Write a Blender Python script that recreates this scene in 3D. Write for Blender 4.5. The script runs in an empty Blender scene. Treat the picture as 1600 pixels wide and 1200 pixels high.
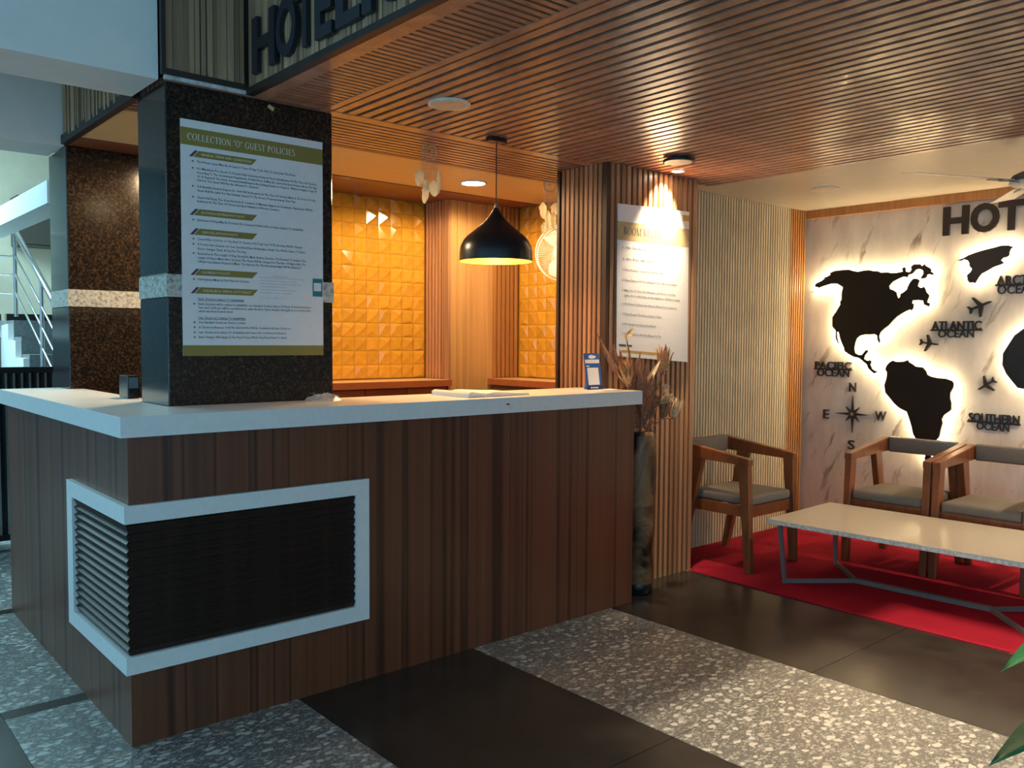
import bpy, bmesh, math, random
from mathutils import Vector, Matrix
random.seed(7)
SC = bpy.context.scene
COL = SC.collection
PI = math.pi

# ------------------------------------------------------------------ camera
def set_camera():
    yaw, pitch, roll, fpx = 0.8578, 0.0504, 0.0065, 1342.26
    f = Vector((math.cos(yaw), math.sin(yaw), 0)); r = Vector((math.sin(yaw), -math.cos(yaw), 0)); u = Vector((0, 0, 1))
    f2 = f*math.cos(pitch) - u*math.sin(pitch); u2 = u*math.cos(pitch) + f*math.sin(pitch)
    r3 = r*math.cos(roll) + u2*math.sin(roll); u3 = u2*math.cos(roll) - r*math.sin(roll)
    cd = bpy.data.cameras.new('camera'); cam = bpy.data.objects.new('camera', cd); COL.objects.link(cam)
    cd.sensor_width = 36.0; cd.sensor_fit = 'HORIZONTAL'; cd.lens = fpx/1600*36.0; cd.clip_start = 0.02
    M = Matrix((r3, u3, -f2)).transposed().to_4x4(); M.translation = Vector((-0.9034, -3.0212, 1.4))
    cam.matrix_world = M
    SC.camera = cam
set_camera()

# ------------------------------------------------------------------ world, big lights, exposure
W = bpy.data.worlds.new('world'); SC.world = W; W.use_nodes = True
bgn = W.node_tree.nodes['Background']
bgn.inputs[0].default_value = (0.34, 0.72, 1.0, 1); bgn.inputs[1].default_value = 0.78
SC.view_settings.view_transform = 'Standard'; SC.view_settings.look = 'None'
SC.view_settings.exposure = 1.0; SC.view_settings.gamma = 1.0; SC.view_settings.use_curve_mapping = False

WARM = (1.0, 0.72, 0.40)
WARM2 = (1.0, 0.78, 0.52)

def light(name, kind, loc, power, color, target=None, **kw):
    d = bpy.data.lights.new(name, kind); d.energy = power; d.color = color
    for k, v in kw.items(): setattr(d, k, v)
    o = bpy.data.objects.new(name, d); COL.objects.link(o); o.location = loc
    if target is not None:
        o.rotation_euler = (Vector(target)-Vector(loc)).to_track_quat('-Z', 'Y').to_euler()
    return o

# ------------------------------------------------------------------ materials
MATS = {}
def lin(c):
    return tuple(((v/255)/12.92 if v/255 <= .04045 else ((v/255+.055)/1.055)**2.4) for v in c)
class NB:
    def __init__(s, name, rough=.5, spec=.5, coat=0.0, metal=0.0):
        s.m = bpy.data.materials.new(name); s.m.use_nodes = True; s.t = s.m.node_tree
        s.b = s.t.nodes['Principled BSDF']; MATS[name] = s.m
        s.b.inputs['Roughness'].default_value = rough; s.b.inputs['Specular IOR Level'].default_value = spec
        s.b.inputs['Coat Weight'].default_value = coat; s.b.inputs['Metallic'].default_value = metal
        if coat: s.b.inputs['Coat Roughness'].default_value = .08
    def n(s, kind, **kw):
        nd = s.t.nodes.new(kind)
        for k, v in kw.items():
            if k in nd.inputs: nd.inputs[k].default_value = v
            else: setattr(nd, k, v)
        return nd
    def l(s, a, b): s.t.links.new(a, b)
    def coords(s, scale=(1, 1, 1), rot=(0, 0, 0), src='Object'):
        tc = s.n('ShaderNodeTexCoord'); mp = s.n('ShaderNodeMapping')
        mp.inputs['Scale'].default_value = scale; mp.inputs['Rotation'].default_value = rot
        s.l(tc.outputs[src], mp.inputs['Vector']); return mp.outputs['Vector']
    def ramp(s, fac, stops, interp='LINEAR'):
        r = s.n('ShaderNodeValToRGB'); r.color_ramp.interpolation = interp
        e = r.color_ramp.elements
        while len(e) < len(stops): e.new(.5)
        for k, (p, c) in enumerate(stops): e[k].position = p; e[k].color = (*c, 1)
        s.l(fac, r.inputs['Fac']); return r.outputs['Color']
    def noise(s, vec, scale, detail=4, rough=.55, dist=0.0):
        nn = s.n('ShaderNodeTexNoise', Scale=scale, Detail=detail, Roughness=rough, Distortion=dist)
        s.l(vec, nn.inputs['Vector']); return nn.outputs['Fac']
    def mix(s, fac, a, b, blend='MIX'):
        m = s.n('ShaderNodeMix', data_type='RGBA', blend_type=blend)
        for sock, v in ((m.inputs[0], fac), (m.inputs[6], a), (m.inputs[7], b)):
            if hasattr(v, 'links'): s.l(v, sock)
            else: sock.default_value = v if not isinstance(v, tuple) else (*v, 1)
        return m.outputs[2]
    def base(s, c):
        if hasattr(c, 'links'): s.l(c, s.b.inputs['Base Color'])
        else: s.b.inputs['Base Color'].default_value = (*c, 1)
        return s
    def bump(s, h, strength=.2, dist=.01):
        b = s.n('ShaderNodeBump', Strength=strength, Distance=dist); s.l(h, b.inputs['Height']); s.l(b.outputs[0], s.b.inputs['Normal']); return s
    def objrand(s):
        return s.n('ShaderNodeObjectInfo').outputs['Random']
    def vary(s, col, amt=.25):
        m = s.n('ShaderNodeMapRange'); m.inputs['To Min'].default_value = 1-amt; m.inputs['To Max'].default_value = 1+amt
        s.l(s.objrand(), m.inputs['Value'])
        v = s.n('ShaderNodeVectorMath', operation='SCALE'); s.l(col, v.inputs[0]); s.l(m.outputs[0], v.inputs['Scale'])
        return v.outputs[0]
def plain(name, c, rough=.5, spec=.5, metal=0.0, coat=0.0, grain=0.08, gscale=40):
    b = NB(name, rough, spec, coat, metal)
    v = b.coords(); n = b.noise(v, gscale, 3)
    lo = tuple(x*(1-grain) for x in c); hi = tuple(min(1, x*(1+grain)) for x in c)
    b.base(b.ramp(n, [(.3, lo), (.7, hi)])); return b.m
def wood(name, dark, light_, scale=(30, 30, 1.2), rough=.38, coat=.0, vary=.18, spec=.5):
    b = NB(name, rough, spec, coat)
    v = b.coords(scale); n = b.noise(v, 1.0, 6, .6, .4)
    c = b.ramp(n, [(.28, dark), (.72, light_)])
    if vary: c = b.vary(c, vary)
    b.base(c); return b.m
def emit(name, c, strength, extra=None):
    m = bpy.data.materials.new(name); m.use_nodes = True; MATS[name] = m
    b = m.node_tree.nodes['Principled BSDF']; b.inputs['Base Color'].default_value = (*c, 1)
    b.inputs['Emission Color'].default_value = (*c, 1); b.inputs['Emission Strength'].default_value = strength
    return m

# counter veneer: vertical dark and reddish bands
b = NB('veneer', .36, .45)
v = b.coords((6.5, 6.5, .02)); n1 = b.noise(v, 1.0, 2, .5)
v2 = b.coords((60, 60, .8)); n2 = b.noise(v2, 1.0, 5, .6)
c1 = b.ramp(n1, [(.36, (.024, .009, .005)), (.395, (.14, .045, .020)), (.50, (.19, .062, .028)), (.525, (.032, .011, .006)), (.56, (.17, .056, .025)), (.64, (.11, .036, .016)), (.665, (.03, .010, .006)), (.70, (.16, .055, .025))])
b.base(b.mix(.35, c1, b.ramp(n2, [(.3, (.045, .015, .007)), (.7, (.17, .058, .026))])))
wood('slat_ceiling', (.30, .135, .082), (.53, .275, .18), (14, 14, 14), .30, .15, .14)
wood('ceiling_backing', (.012, .005, .003), (.02, .009, .005), (10, 10, 10), .7, 0, 0)
wood('slat_pillar', (.32, .14, .066), (.58, .30, .15), (40, 40, 1.0), .34, .1, .22)
wood('pillar_backing', (.045, .017, .008), (.07, .028, .013), (30, 30, 1), .6, 0, 0)
wood('slat_fascia', (.20, .115, .06), (.46, .29, .17), (45, 45, 1.5), .5, 0, .35)
wood('fascia_dark', (.02, .012, .009), (.035, .022, .016), (20, 20, 5), .5, 0, 0)
wood('slat_cream', (.52, .43, .28), (.70, .60, .42), (40, 40, 1.5), .5, 0, .06)
wood('cream_backing', (.22, .17, .10), (.27, .21, .13), (30, 30, 1), .7, 0, 0)
wood('slat_orange', (.36, .15, .045), (.52, .24, .08), (40, 40, 1.2), .4, 0, .1)
wood('oak_panel', (.50, .26, .085), (.68, .38, .15), (28, 28, .9), .35, .1, .0)
wood('red_panel', (.20, .066, .032), (.28, .10, .05), (3, 50, 30), .35, .1, 0)
wood('drawer_laminate', (.30, .075, .022), (.40, .11, .034), (3, 30, 30), .35, 0, .1)
wood('desk_top', (.60, .38, .17), (.78, .54, .28), (4, 30, 30), .3, 0, 0)
wood('chair_wood', (.16, .048, .016), (.30, .10, .034), (18, 18, 5), .30, .2, .0)
def lined(name, c, dark, freq, axis):
    b = NB(name, .38, .5)
    v = b.coords(); sp = b.n('ShaderNodeSeparateXYZ'); b.l(v, sp.inputs[0])
    mth = b.n('ShaderNodeMath', operation='MULTIPLY'); mth.inputs[1].default_value = freq; b.l(sp.outputs[axis], mth.inputs[0])
    fr = b.n('ShaderNodeMath', operation='FRACT'); b.l(mth.outputs[0], fr.inputs[0])
    g = b.ramp(fr.outputs[0], [(0.0, dark), (.12, c), (.88, c), (1.0, dark)])
    n = b.noise(b.coords((2, 2, 2)), 6, 4)
    b.base(b.mix(.18, g, b.ramp(n, [(.3, tuple(x*.7 for x in c)), (.7, c)])))
    b.bump(fr.outputs[0], .05, .002)
lined('oak_ceiling', (.80, .56, .28), (.58, .36, .15), 60, 1)
lined('pale_ceiling', (.64, .57, .46), (.52, .45, .35), 60, 0)
# gold faceted tile
b = NB('gold_tile', .13, .6, .3)
n = b.noise(b.coords((8, 8, 8)), 3, 3)
b.base(b.vary(b.ramp(n, [(.3, (.60, .27, .022)), (.7, (.72, .345, .035))]), .08))
plain('tile_grout', (.30, .13, .02), .6)
# granites
b = NB('granite', .15, .5)
v = b.coords(); n1 = b.noise(v, 95, 5, .65); vo = b.n('ShaderNodeTexVoronoi', Scale=120.0); b.l(v, vo.inputs['Vector'])
c1 = b.ramp(n1, [(.44, (.006, .005, .005)), (.58, (.036, .020, .011)), (.74, (.13, .075, .042))])
c2 = b.ramp(vo.outputs['Distance'], [(.15, (.02, .014, .011)), (.6, (.006, .006, .006))])
b.base(b.mix(.5, c1, c2, 'ADD'))
b = NB('pale_granite', .25, .5)
n1 = b.noise(b.coords(), 60, 5, .7); b.base(b.ramp(n1, [(.36, (.22, .20, .17)), (.5, (.52, .50, .45)), (.65, (.66, .64, .58))]))
# floor terrazzo
b = NB('terrazzo', .30, .45)
v = b.coords((1.0, 1.5, 1), (0, 0, .6)); nd = b.n('ShaderNodeTexNoise', Scale=22.0, Detail=2.0); b.l(v, nd.inputs['Vector'])
vm = b.n('ShaderNodeVectorMath', operation='MULTIPLY_ADD'); b.l(nd.outputs['Color'], vm.inputs[0]); vm.inputs[1].default_value = (.045, .045, 0); b.l(v, vm.inputs[2])
def chips(scale, lo, hi, r0, r1):
    vo = b.n('ShaderNodeTexVoronoi', Scale=scale, Randomness=1.0); b.l(vm.outputs[0], vo.inputs['Vector'])
    sel = b.ramp(vo.outputs['Color'], [(lo, (0, 0, 0)), (hi, (1, 1, 1))])
    ed = b.ramp(vo.outputs['Distance'], [(r0, (1, 1, 1)), (r1, (0, 0, 0))])
    m = b.n('ShaderNodeMath', operation='MULTIPLY'); b.l(sel, m.inputs[0]); b.l(ed, m.inputs[1]); return m.outputs[0]
big = chips(24.0, .42, .50, .34, .42); mid = chips(44.0, .40, .5, .36, .46); small = chips(95.0, .40, .55, .36, .5)
n3 = b.noise(b.coords(), 150, 4, .7)
base = b.ramp(n3, [(.3, (.09, .09, .086)), (.7, (.21, .21, .20))])
cc = b.mix(small, base, (.33, .33, .31)); cc = b.mix(mid, cc, (.36, .36, .34)); cc = b.mix(big, cc, (.54, .54, .51)); b.base(cc)
b = NB('dark_stone', .24, .45)
n1 = b.noise(b.coords(), 7, 5, .6); n2 = b.noise(b.coords(), 160, 2, .5)
b.base(b.mix(b.ramp(n2, [(.70, (0, 0, 0)), (.80, (1, 1, 1))]), b.ramp(n1, [(.3, (.022, .020, .018)), (.7, (.040, .036, .032))]), (.13, .12, .11)))
plain('grout', (.16, .14, .11), .8)
# marble of the map wall
b = NB('marble', .32, .4)
v = b.coords((1.0, 1.0, 1.0), (-.42, 0, 0)); n0 = b.n('ShaderNodeTexNoise', Scale=5.0, Detail=4.0, Roughness=.6); b.l(v, n0.inputs['Vector'])
vm2 = b.n('ShaderNodeVectorMath', operation='MULTIPLY_ADD'); b.l(n0.outputs['Color'], vm2.inputs[0]); vm2.inputs[1].default_value = (.10, .10, .10); b.l(v, vm2.inputs[2])
mp = b.n('ShaderNodeMapping'); mp.inputs['Scale'].default_value = (1, 15.0, 2.8); b.l(vm2.outputs[0], mp.inputs['Vector'])
vn = b.n('ShaderNodeTexNoise', Scale=1.0, Detail=3.0, Roughness=.55); b.l(mp.outputs[0], vn.inputs['Vector'])
vein = b.ramp(vn.outputs['Fac'], [(.60, (0, 0, 0)), (.70, (1, 1, 1))])
msk = b.ramp(b.noise(b.coords(), 4, 3), [(.30, (.25, .25, .25)), (.60, (1, 1, 1))])
mm = b.n('ShaderNodeMath', operation='MULTIPLY'); b.l(vein, mm.inputs[0]); b.l(msk, mm.inputs[1])
cl = b.ramp(b.noise(b.coords((1, 3, 1)), 3, 5), [(.3, (.58, .52, .47)), (.7, (.74, .68, .63))])
b.base(b.mix(mm.outputs[0], cl, (.26, .20, .15)))
# red carpet
b = NB('carpet', .95, .1)
n1 = b.noise(b.coords(), 350, 3); n2 = b.noise(b.coords(), 6, 3)
b.base(b.mix(.4, b.ramp(n1, [(.3, (.28, .011, .026)), (.7, (.41, .018, .040))]), b.ramp(n2, [(.3, (.28, .011, .026)), (.7, (.39, .016, .038))])))
b.bump(n1, .4, .003)
plain('white_laminate', (.80, .80, .78), .35, grain=.03)
plain('white_paint', (.78, .78, .76), .7, grain=.03, gscale=8)
plain('beige_paint', (.55, .47, .36), .7, grain=.05, gscale=8)
plain('paper', (.80, .79, .80), .55, grain=.02)
plain('olive_print', (.27, .205, .045), .55, grain=.03)
plain('plum_print', (.13, .05, .09), .55)
plain('ink', (.05, .06, .09), .6)
plain('pale_ink', (.72, .62, .66), .6)
plain('badge_ink', (.75, .70, .50), .6)
plain('title_ink', (.86, .85, .80), .6)
plain('teal_print', (.012, .20, .23), .5)
plain('blue_print', (.015, .10, .38), .35)
plain('navy_print', (.012, .025, .12), .35)
plain('tan_print', (.50, .38, .20), .55)
plain('gold_print', (.55, .33, .05), .55)
plain('steel_blue_print', (.06, .13, .19), .55)
plain('yellow_tape', (.55, .48, .20), .5)
plain('black_metal', (.012, .012, .014), .30, grain=.1)
plain('black_acrylic', (.008, .007, .006), .35, grain=.05)
plain('brown_letter', (.030, .018, .013), .5)
plain('navy_letter', (.010, .013, .022), .4)
plain('lamp_inside', (.80, .50, .10), .4)
plain('grille_wood', (.036, .020, .015), .42, spec=.25, grain=.25, gscale=25)
plain('fabric_grey', (.20, .175, .15), .9, grain=.2, gscale=300)
plain('fabric_wrapped', (.16, .15, .14), .25, coat=.8, grain=.2, gscale=300)
plain('table_top', (.72, .66, .55), .22, grain=.03)
plain('table_edge', (.72, .70, .64), .5, grain=.3, gscale=60)
plain('grey_metal', (.17, .15, .14), .5)
plain('steel', (.45, .45, .45), .3, metal=.9)
plain('white_plastic', (.80, .77, .68), .35, grain=.02)
plain('feather', (.86, .80, .62), .8, grain=.15)
_f = MATS['feather'].node_tree; _tr = _f.nodes.new('ShaderNodeBsdfTranslucent'); _tr.inputs[0].default_value = (.95, .86, .62, 1); _mx = _f.nodes.new('ShaderNodeMixShader'); _mx.inputs[0].default_value = .55
_f.links.new(_f.nodes['Principled BSDF'].outputs[0], _mx.inputs[1]); _f.links.new(_tr.outputs[0], _mx.inputs[2]); _f.links.new(_mx.outputs[0], _f.nodes['Material Output'].inputs[0])
plain('twine', (.60, .44, .27), .8, grain=.2)
plain('dry_petal', (.52, .29, .13), .7, grain=.35, gscale=60)
plain('dry_petal_pale', (.72, .52, .30), .7, grain=.3, gscale=60)
plain('dry_leaf', (.34, .15, .075), .7, grain=.4, gscale=60)
b = NB('horn_vase', .36, .25, .05)
n1 = b.noise(b.coords((5, 5, 2.5)), 1.2, 5, .6, 1.5)
b.base(b.ramp(n1, [(.36, (.014, .009, .006)), (.46, (.10, .05, .022)), (.60, (.26, .145, .07)), (.75, (.15, .075, .035))]))
plain('leaf_green', (.012, .16, .06), .35, grain=.3, gscale=30)
plain('leaf_rib', (.45, .50, .25), .5)
plain('pot_clay', (.30, .27, .24), .7)
plain('soil', (.03, .02, .015), .95)
plain('concrete_step', (.16, .17, .17), .6, grain=.25, gscale=50)
plain('dark_box', (.05, .04, .03), .5)
plain('screen_black', (.012, .014, .018), .25)
plain('mortar', (.55, .58, .58), .9, grain=.3)
plain('off_lamp', (.72, .60, .46), .5)
emit('lamp_on', (1.0, .80, .50), 30.0)
emit('spot_on', (1.0, .82, .55), 40.0)
emit('bulb_on', (1.0, .66, .25), 25.0)
emit('led_strip', (1.0, .80, .46), 34.0)
b = NB('clear_film', .12, .5); b.base((.85, .87, .88)); b.b.inputs['Alpha'].default_value = .35

# ------------------------------------------------------------------ mesh helpers
class MB:
    def __init__(s): s.v = []; s.f = []
    def add(s, vs, fs):
        k = len(s.v); s.v += [tuple(p) for p in vs]; s.f += [tuple(i+k for i in q) for q in fs]; return s
    def box(s, x0, x1, y0, y1, z0, z1):
        return s.hexa([(x0, y0, z0), (x1, y0, z0), (x1, y1, z0), (x0, y1, z0)], [(x0, y0, z1), (x1, y0, z1), (x1, y1, z1), (x0, y1, z1)])
    def hexa(s, lo, hi):
        return s.add(list(lo)+list(hi), [(3, 2, 1, 0), (4, 5, 6, 7), (0, 1, 5, 4), (1, 2, 6, 5), (2, 3, 7, 6), (3, 0, 4, 7)])
    def prism(s, pts, fn, d0, d1):
        """pts 2-D outline, fn(u,v,d) -> 3-D point; solid between depth d0 and d1"""
        n = len(pts); a = [fn(u, v, d0) for u, v in pts]; c = [fn(u, v, d1) for u, v in pts]
        return s.add(a+c, [tuple(range(n))[::-1], tuple(range(n, 2*n))]+[(i, (i+1) % n, n+(i+1) % n, n+i) for i in range(n)])
    def lathe(s, prof, c=(0, 0, 0), seg=32, cap0=False, cap1=False):
        n = len(prof); vs = []
        for (r, z) in prof:
            for k in range(seg):
                a = 2*PI*k/seg; vs.append((c[0]+r*math.cos(a), c[1]+r*math.sin(a), c[2]+z))
        fs = [(i*seg+k, i*seg+(k+1) % seg, (i+1)*seg+(k+1) % seg, (i+1)*seg+k) for i in range(n-1) for k in range(seg)]
        if cap0: fs.append(tuple(range(seg))[::-1])
        if cap1: fs.append(tuple(range((n-1)*seg, n*seg)))
        return s.add(vs, fs)
    def tube(s, pts, r, seg=8, closed=False, r1=None):
        pts = [Vector(p) for p in pts]; n = len(pts); vs = []; up = None
        for i, p in enumerate(pts):
            if closed: t = pts[(i+1) % n]-pts[i-1]
            else: t = pts[min(i+1, n-1)]-pts[max(i-1, 0)]
            t.normalize()
            if up is None:
                up = t.orthogonal().normalized()
            up = (up-t*up.dot(t))
            up = up.normalized() if up.length > 1e-6 else t.orthogonal().normalized()
            w = t.cross(up); rr = r if r1 is None else r+(r1-r)*i/max(1, n-1)
            for k in range(seg):
                a = 2*PI*k/seg; vs.append(p+(up*math.cos(a)+w*math.sin(a))*rr)
        m = n if closed else n-1
        fs = [(i*seg+k, i*seg+(k+1) % seg, ((i+1) % n)*seg+(k+1) % seg, ((i+1) % n)*seg+k) for i in range(m) for k in range(seg)]
        if not closed: fs += [tuple(range(seg))[::-1], tuple(range((n-1)*seg, n*seg))]
        return s.add(vs, fs)
    def mesh(s, name):
        me = bpy.data.meshes.new(name); me.from_pydata(s.v, [], s.f); me.update(); return me
def recalc(me):
    bm = bmesh.new(); bm.from_mesh(me); bmesh.ops.recalc_face_normals(bm, faces=bm.faces); bm.to_mesh(me); bm.free()
def obj(name, mb, mat, parent=None, smooth=False, bevel=0.0, fix=False, bseg=2):
    me = mb.mesh(name) if isinstance(mb, MB) else mb
    if fix: recalc(me)
    if mat is not None:
        me.materials.clear(); me.materials.append(MATS[mat] if isinstance(mat, str) else mat)
    if bevel:
        bm = bmesh.new(); bm.from_mesh(me)
        bmesh.ops.bevel(bm, geom=bm.edges[:], offset=bevel, segments=bseg, affect='EDGES', profile=.5)
        bm.to_mesh(me); bm.free()
    if smooth:
        me.polygons.foreach_set('use_smooth', [True]*len(me.polygons)); me.update()
    o = bpy.data.objects.new(name, me); COL.objects.link(o); attach(o, parent); return o
def attach(o, parent):
    if parent is None: return
    o.parent = parent
    if parent.get('_abs', 1): o.matrix_parent_inverse = world(parent).inverted()
    else: o['_abs'] = 0
def world(o):
    m = o.matrix_basis.copy()
    if o.parent is not None: m = world(o.parent) @ o.matrix_parent_inverse @ m
    return m
def inst(name, me, loc, parent=None, rot=None, mat=None):
    o = bpy.data.objects.new(name, me); COL.objects.link(o); o.location = loc
    if rot is not None: o.rotation_euler = rot
    attach(o, parent); return o
def meshed(mb, name, mat):
    me = mb.mesh(name); me.materials.append(MATS[mat]); return me
def tag(o, label=None, cat=None, group=None, kind=None):
    if label: o['label'] = label
    if cat: o['category'] = cat
    if group: o['group'] = group
    if kind: o['kind'] = kind
    return o
def thing(name, label, cat, loc=(0, 0, 0), group=None, rz=0.0, local=False):
    o = bpy.data.objects.new(name, None); COL.objects.link(o); o.location = loc; o.rotation_euler = (0, 0, rz)
    o.empty_display_size = .05
    if local: o['_abs'] = 0
    return tag(o, label, cat, group)
def struct(name, mb, mat, **kw):
    o = obj(name, mb, mat, **kw); o['kind'] = 'structure'; return o

# text: flat or solid lettering as mesh
def text_verts(body, size, depth=0.0, align='LEFT', res=2, bold=0.0):
    cu = bpy.data.curves.new('lettering', 'FONT'); cu.body = body; cu.size = size; cu.align_x = align
    cu.resolution_u = res; cu.extrude = depth; cu.offset = bold
    ob = bpy.data.objects.new('lettering', cu); me = bpy.data.meshes.new_from_object(ob)
    vs = [tuple(v.co) for v in me.vertices]; fs = [tuple(p.vertices) for p in me.polygons]
    bpy.data.objects.remove(ob); bpy.data.curves.remove(cu); bpy.data.meshes.remove(me)
    return vs, fs
def text_line(mb, body, x0, x1, z, size, fn, res=1, bold=0.0):
    """lay one printed line from x0 to x1 with base line z through fn(u, v)"""
    vs, fs = text_verts(body, size, res=res, bold=bold)
    if not vs: return
    a = min(v[0] for v in vs); w = max(v[0] for v in vs)-a
    k = (x1-x0)/w if x1 else 1.0
    mb.add([fn(x0+(v[0]-a)*k, z+v[1]) for v in vs], fs)

# capital letters with serifs for the poster titles
def serif(body, h, t=.15, th=.055):
    polys = []; x = 0.0
    def rect(x0, x1, y0, y1): polys.append([(x+x0, y0), (x+x1, y0), (x+x1, y1), (x+x0, y1)])
    def stem(cx, y0=0, y1=1, s0=True, s1=True, w=t):
        rect(cx-w/2, cx+w/2, y0, y1)
        if s0: rect(cx-w/2-.07, cx+w/2+.07, y0, y0+.045)
        if s1: rect(cx-w/2-.07, cx+w/2+.07, y1-.045, y1)
    def arc(cx, cy, rx, ry, a0, a1, n=14, wt=t, wn=th):
        for k in range(n):
            q = []
            for a in (a0+(a1-a0)*k/n, a0+(a1-a0)*(k+1)/n):
                w = wn+(wt-wn)*abs(math.cos(a)); q.append((a, w))
            p = [(x+cx+(rx)*math.cos(a), cy+ry*math.sin(a)) for a, w in q]
            i = [(x+cx+(rx-w)*math.cos(a), cy+(ry-wn)*math.sin(a)) for a, w in q]
            polys.append([p[0], p[1], i[1], i[0]])
    def diag(x0, y0, x1, y1, w): polys.append([(x+x0-w/2, y0), (x+x0+w/2, y0), (x+x1+w/2, y1), (x+x1-w/2, y1)])
    R = math.radians
    for ch in body:
        wd = .8
        if ch == ' ': wd = .32
        elif ch in 'OQ': arc(.45, .5, .42, .52, 0, 2*PI, 26); wd = .92
        elif ch == 'C': arc(.45, .5, .40, .52, R(42), R(318), 22); rect(.74, .79, .62, .95); wd = .86
        elif ch == 'G': arc(.45, .5, .40, .52, R(42), R(325), 22); rect(.70, .82, 0.06, .44); rect(.60, .88, .42, .46); rect(.74, .79, .62, .95); wd = .92
        elif ch == 'L': stem(.2); rect(.2, .68, 0, .055); rect(.63, .68, 0, .26); wd = .74
        elif ch == 'E': stem(.2); rect(.2, .68, 0, .055); rect(.2, .65, .945, 1); rect(.2, .5, .48, .53); rect(.63, .68, 0, .24); rect(.60, .65, .78, 1); rect(.47, .5, .38, .62); wd = .75
        elif ch == 'T': stem(.36, s1=False); rect(.02, .70, .945, 1); rect(.02, .06, .74, 1); rect(.66, .70, .74, 1); wd = .74
        elif ch == 'I': stem(.2); wd = .42
        elif ch == 'N': stem(.14, w=.06); stem(.72, w=.06, s0=False); diag(.70, 0, .14, 1, .16); wd = .88
        elif ch == 'U': stem(.18, .3, 1, False); stem(.70, .3, 1, False, w=.06); arc(.43, .34, .325, .36, PI, 2*PI, 12, .15, .055); wd = .86
        elif ch == 'S': arc(.33, .745, .27, .27, R(35), R(270), 12, .14, .06); arc(.33, .265, .29, .285, R(-145), R(90), 12, .14, .06); wd = .68
        elif ch == 'P': stem(.2); arc(.33, .735, .33, .265, R(-90), R(90), 12); rect(.2, .34, .945, 1); rect(.2, .34, .47, .525); wd = .72
        elif ch == 'R': stem(.2); arc(.33, .735, .31, .265, R(-90), R(90), 12); rect(.2, .34, .945, 1); rect(.2, .34, .47, .525); diag(.72, 0, .38, .5, .16); wd = .82
        elif ch == 'M': stem(.14, w=.06); stem(.90, w=.15); diag(.50, 0, .16, 1, .15); diag(.50, 0, .86, 1, .06); wd = 1.06
        elif ch in '“”':
            for dx in (.08, .24): polys.append([(x+dx, .72), (x+dx+.09, .72), (x+dx+.11, .98), (x+dx+.03, .98)])
            wd = .42
        x += wd+.06
    return [[(px*h, py*h) for px, py in q] for q in polys], x*h
def serif_line(mb, body, x0, x1, z, h, fn):
    polys, w = serif(body, h); k = (x1-x0)/w
    for q in polys:
        mb.add([fn(x0+px*k, z+py) for px, py in q], [tuple(range(len(q)))])

# ================================================================== SETTING
CZ = 2.375            # underside of the slatted ceiling
TOPZ = 3.05           # upper slab
# ---- floor: base, then one slab per stone
fl = struct('floor', MB().box(-4.5, 5.3, -6.5, 7.4, -.06, -.004), 'grout')
def floor_tile(x0, x1, y0, y1, mat):
    g = .0015
    return obj('tile', MB().box(x0+g, x1-g, y0+g, y1-g, -.02, 0), mat, fl)
XB = [(-3.0, -2.1, 1), (-2.1, -1.2, 0), (-1.2, -.29, 1), (.62, 1.484, 1), (1.484, 2.405, 0), (2.405, 3.31, 1), (3.31, 4.23, 0), (4.23, 5.17, 1)]
for x0, x1, dark in XB:
    ys = [-6.35+1.2*k+.1 for k in range(12)]
    ys = [-5.95, -4.75, -3.55, -2.35, -1.15, .05, 1.25, 2.45]
    for a, c in zip(ys, ys[1:]):
        floor_tile(x0, x1, a, c, 'dark_stone' if dark else 'terrazzo')
# the light band under the counter's left side is crossed by narrow dark strips
seq = [-5.2, -3.77, -2.34, -.91, .52, 1.9, 3.33, 4.77, 6.2]
for a, c in zip(seq, seq[1:]):
    if a > -1: floor_tile(-.29, .62, a, a+.075, 'dark_stone'); floor_tile(-.29, .62, a+.075, c, 'terrazzo')
    else: floor_tile(-.29, .62, a, c if c < -1 else c, 'terrazzo')
for x0, x1 in ((-3.0, -2.1), (-2.1, -1.2), (-1.2, -.29)):
    for a, c in ((2.45, 3.33), (3.33, 4.77), (4.77, 6.2)): floor_tile(x0, x1, a, c, 'terrazzo')
for x0, x1 in ((.62, 1.8), (1.8, 3.0)):
    for a, c in ((2.45, 3.9), (3.9, 5.3), (5.3, 7.3)): floor_tile(x0, x1, a, c, 'terrazzo')

# ---- slatted ceiling
ce = struct('ceiling', MB().box(.60, 3.62, -6.4, .34, CZ+.03, TOPZ).box(.27, 3.40, .34, 2.12, CZ+.03, TOPZ), 'ceiling_backing')
tag(ce, 'dark slatted timber ceiling over the reception and lounge')
# borders
def cpart(name, x0, x1, y0, y1, z0, z1, mat): return obj(name, MB().box(x0, x1, y0, y1, z0, z1), mat, ce)
cpart('border', .60, .665, -6.4, .335, CZ-.002, CZ+.03, 'slat_ceiling')
cpart('border', .90, .935, -6.4, .335, CZ-.002, CZ+.03, 'slat_ceiling')
cpart('border', .935, 3.30, .30, .345, CZ-.002, CZ+.03, 'slat_ceiling')
short = meshed(MB().box(.665, .90, 0, .023, CZ, CZ+.03), 'slat', 'slat_ceiling')
y = .29
while y > -4.2:
    inst('slat', short, (0, y, 0), ce); y -= .0375
longm = meshed(MB().box(0, .040, -6.4, .30, CZ, CZ+.03), 'slat', 'slat_ceiling')
x = .950
while x < 3.60:
    inst('slat', longm, (x, 0, 0), ce); x += .0635
crossm = meshed(MB().box(.27, 3.30, 0, .031, CZ, CZ+.03), 'slat', 'slat_ceiling')
y = .352
while y < .86:
    inst('slat', crossm, (0, y, 0), ce); y += .0505
cpart('oak_panel', .27, 3.30, .872, 1.555, CZ, CZ+.03, 'oak_ceiling')
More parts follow.
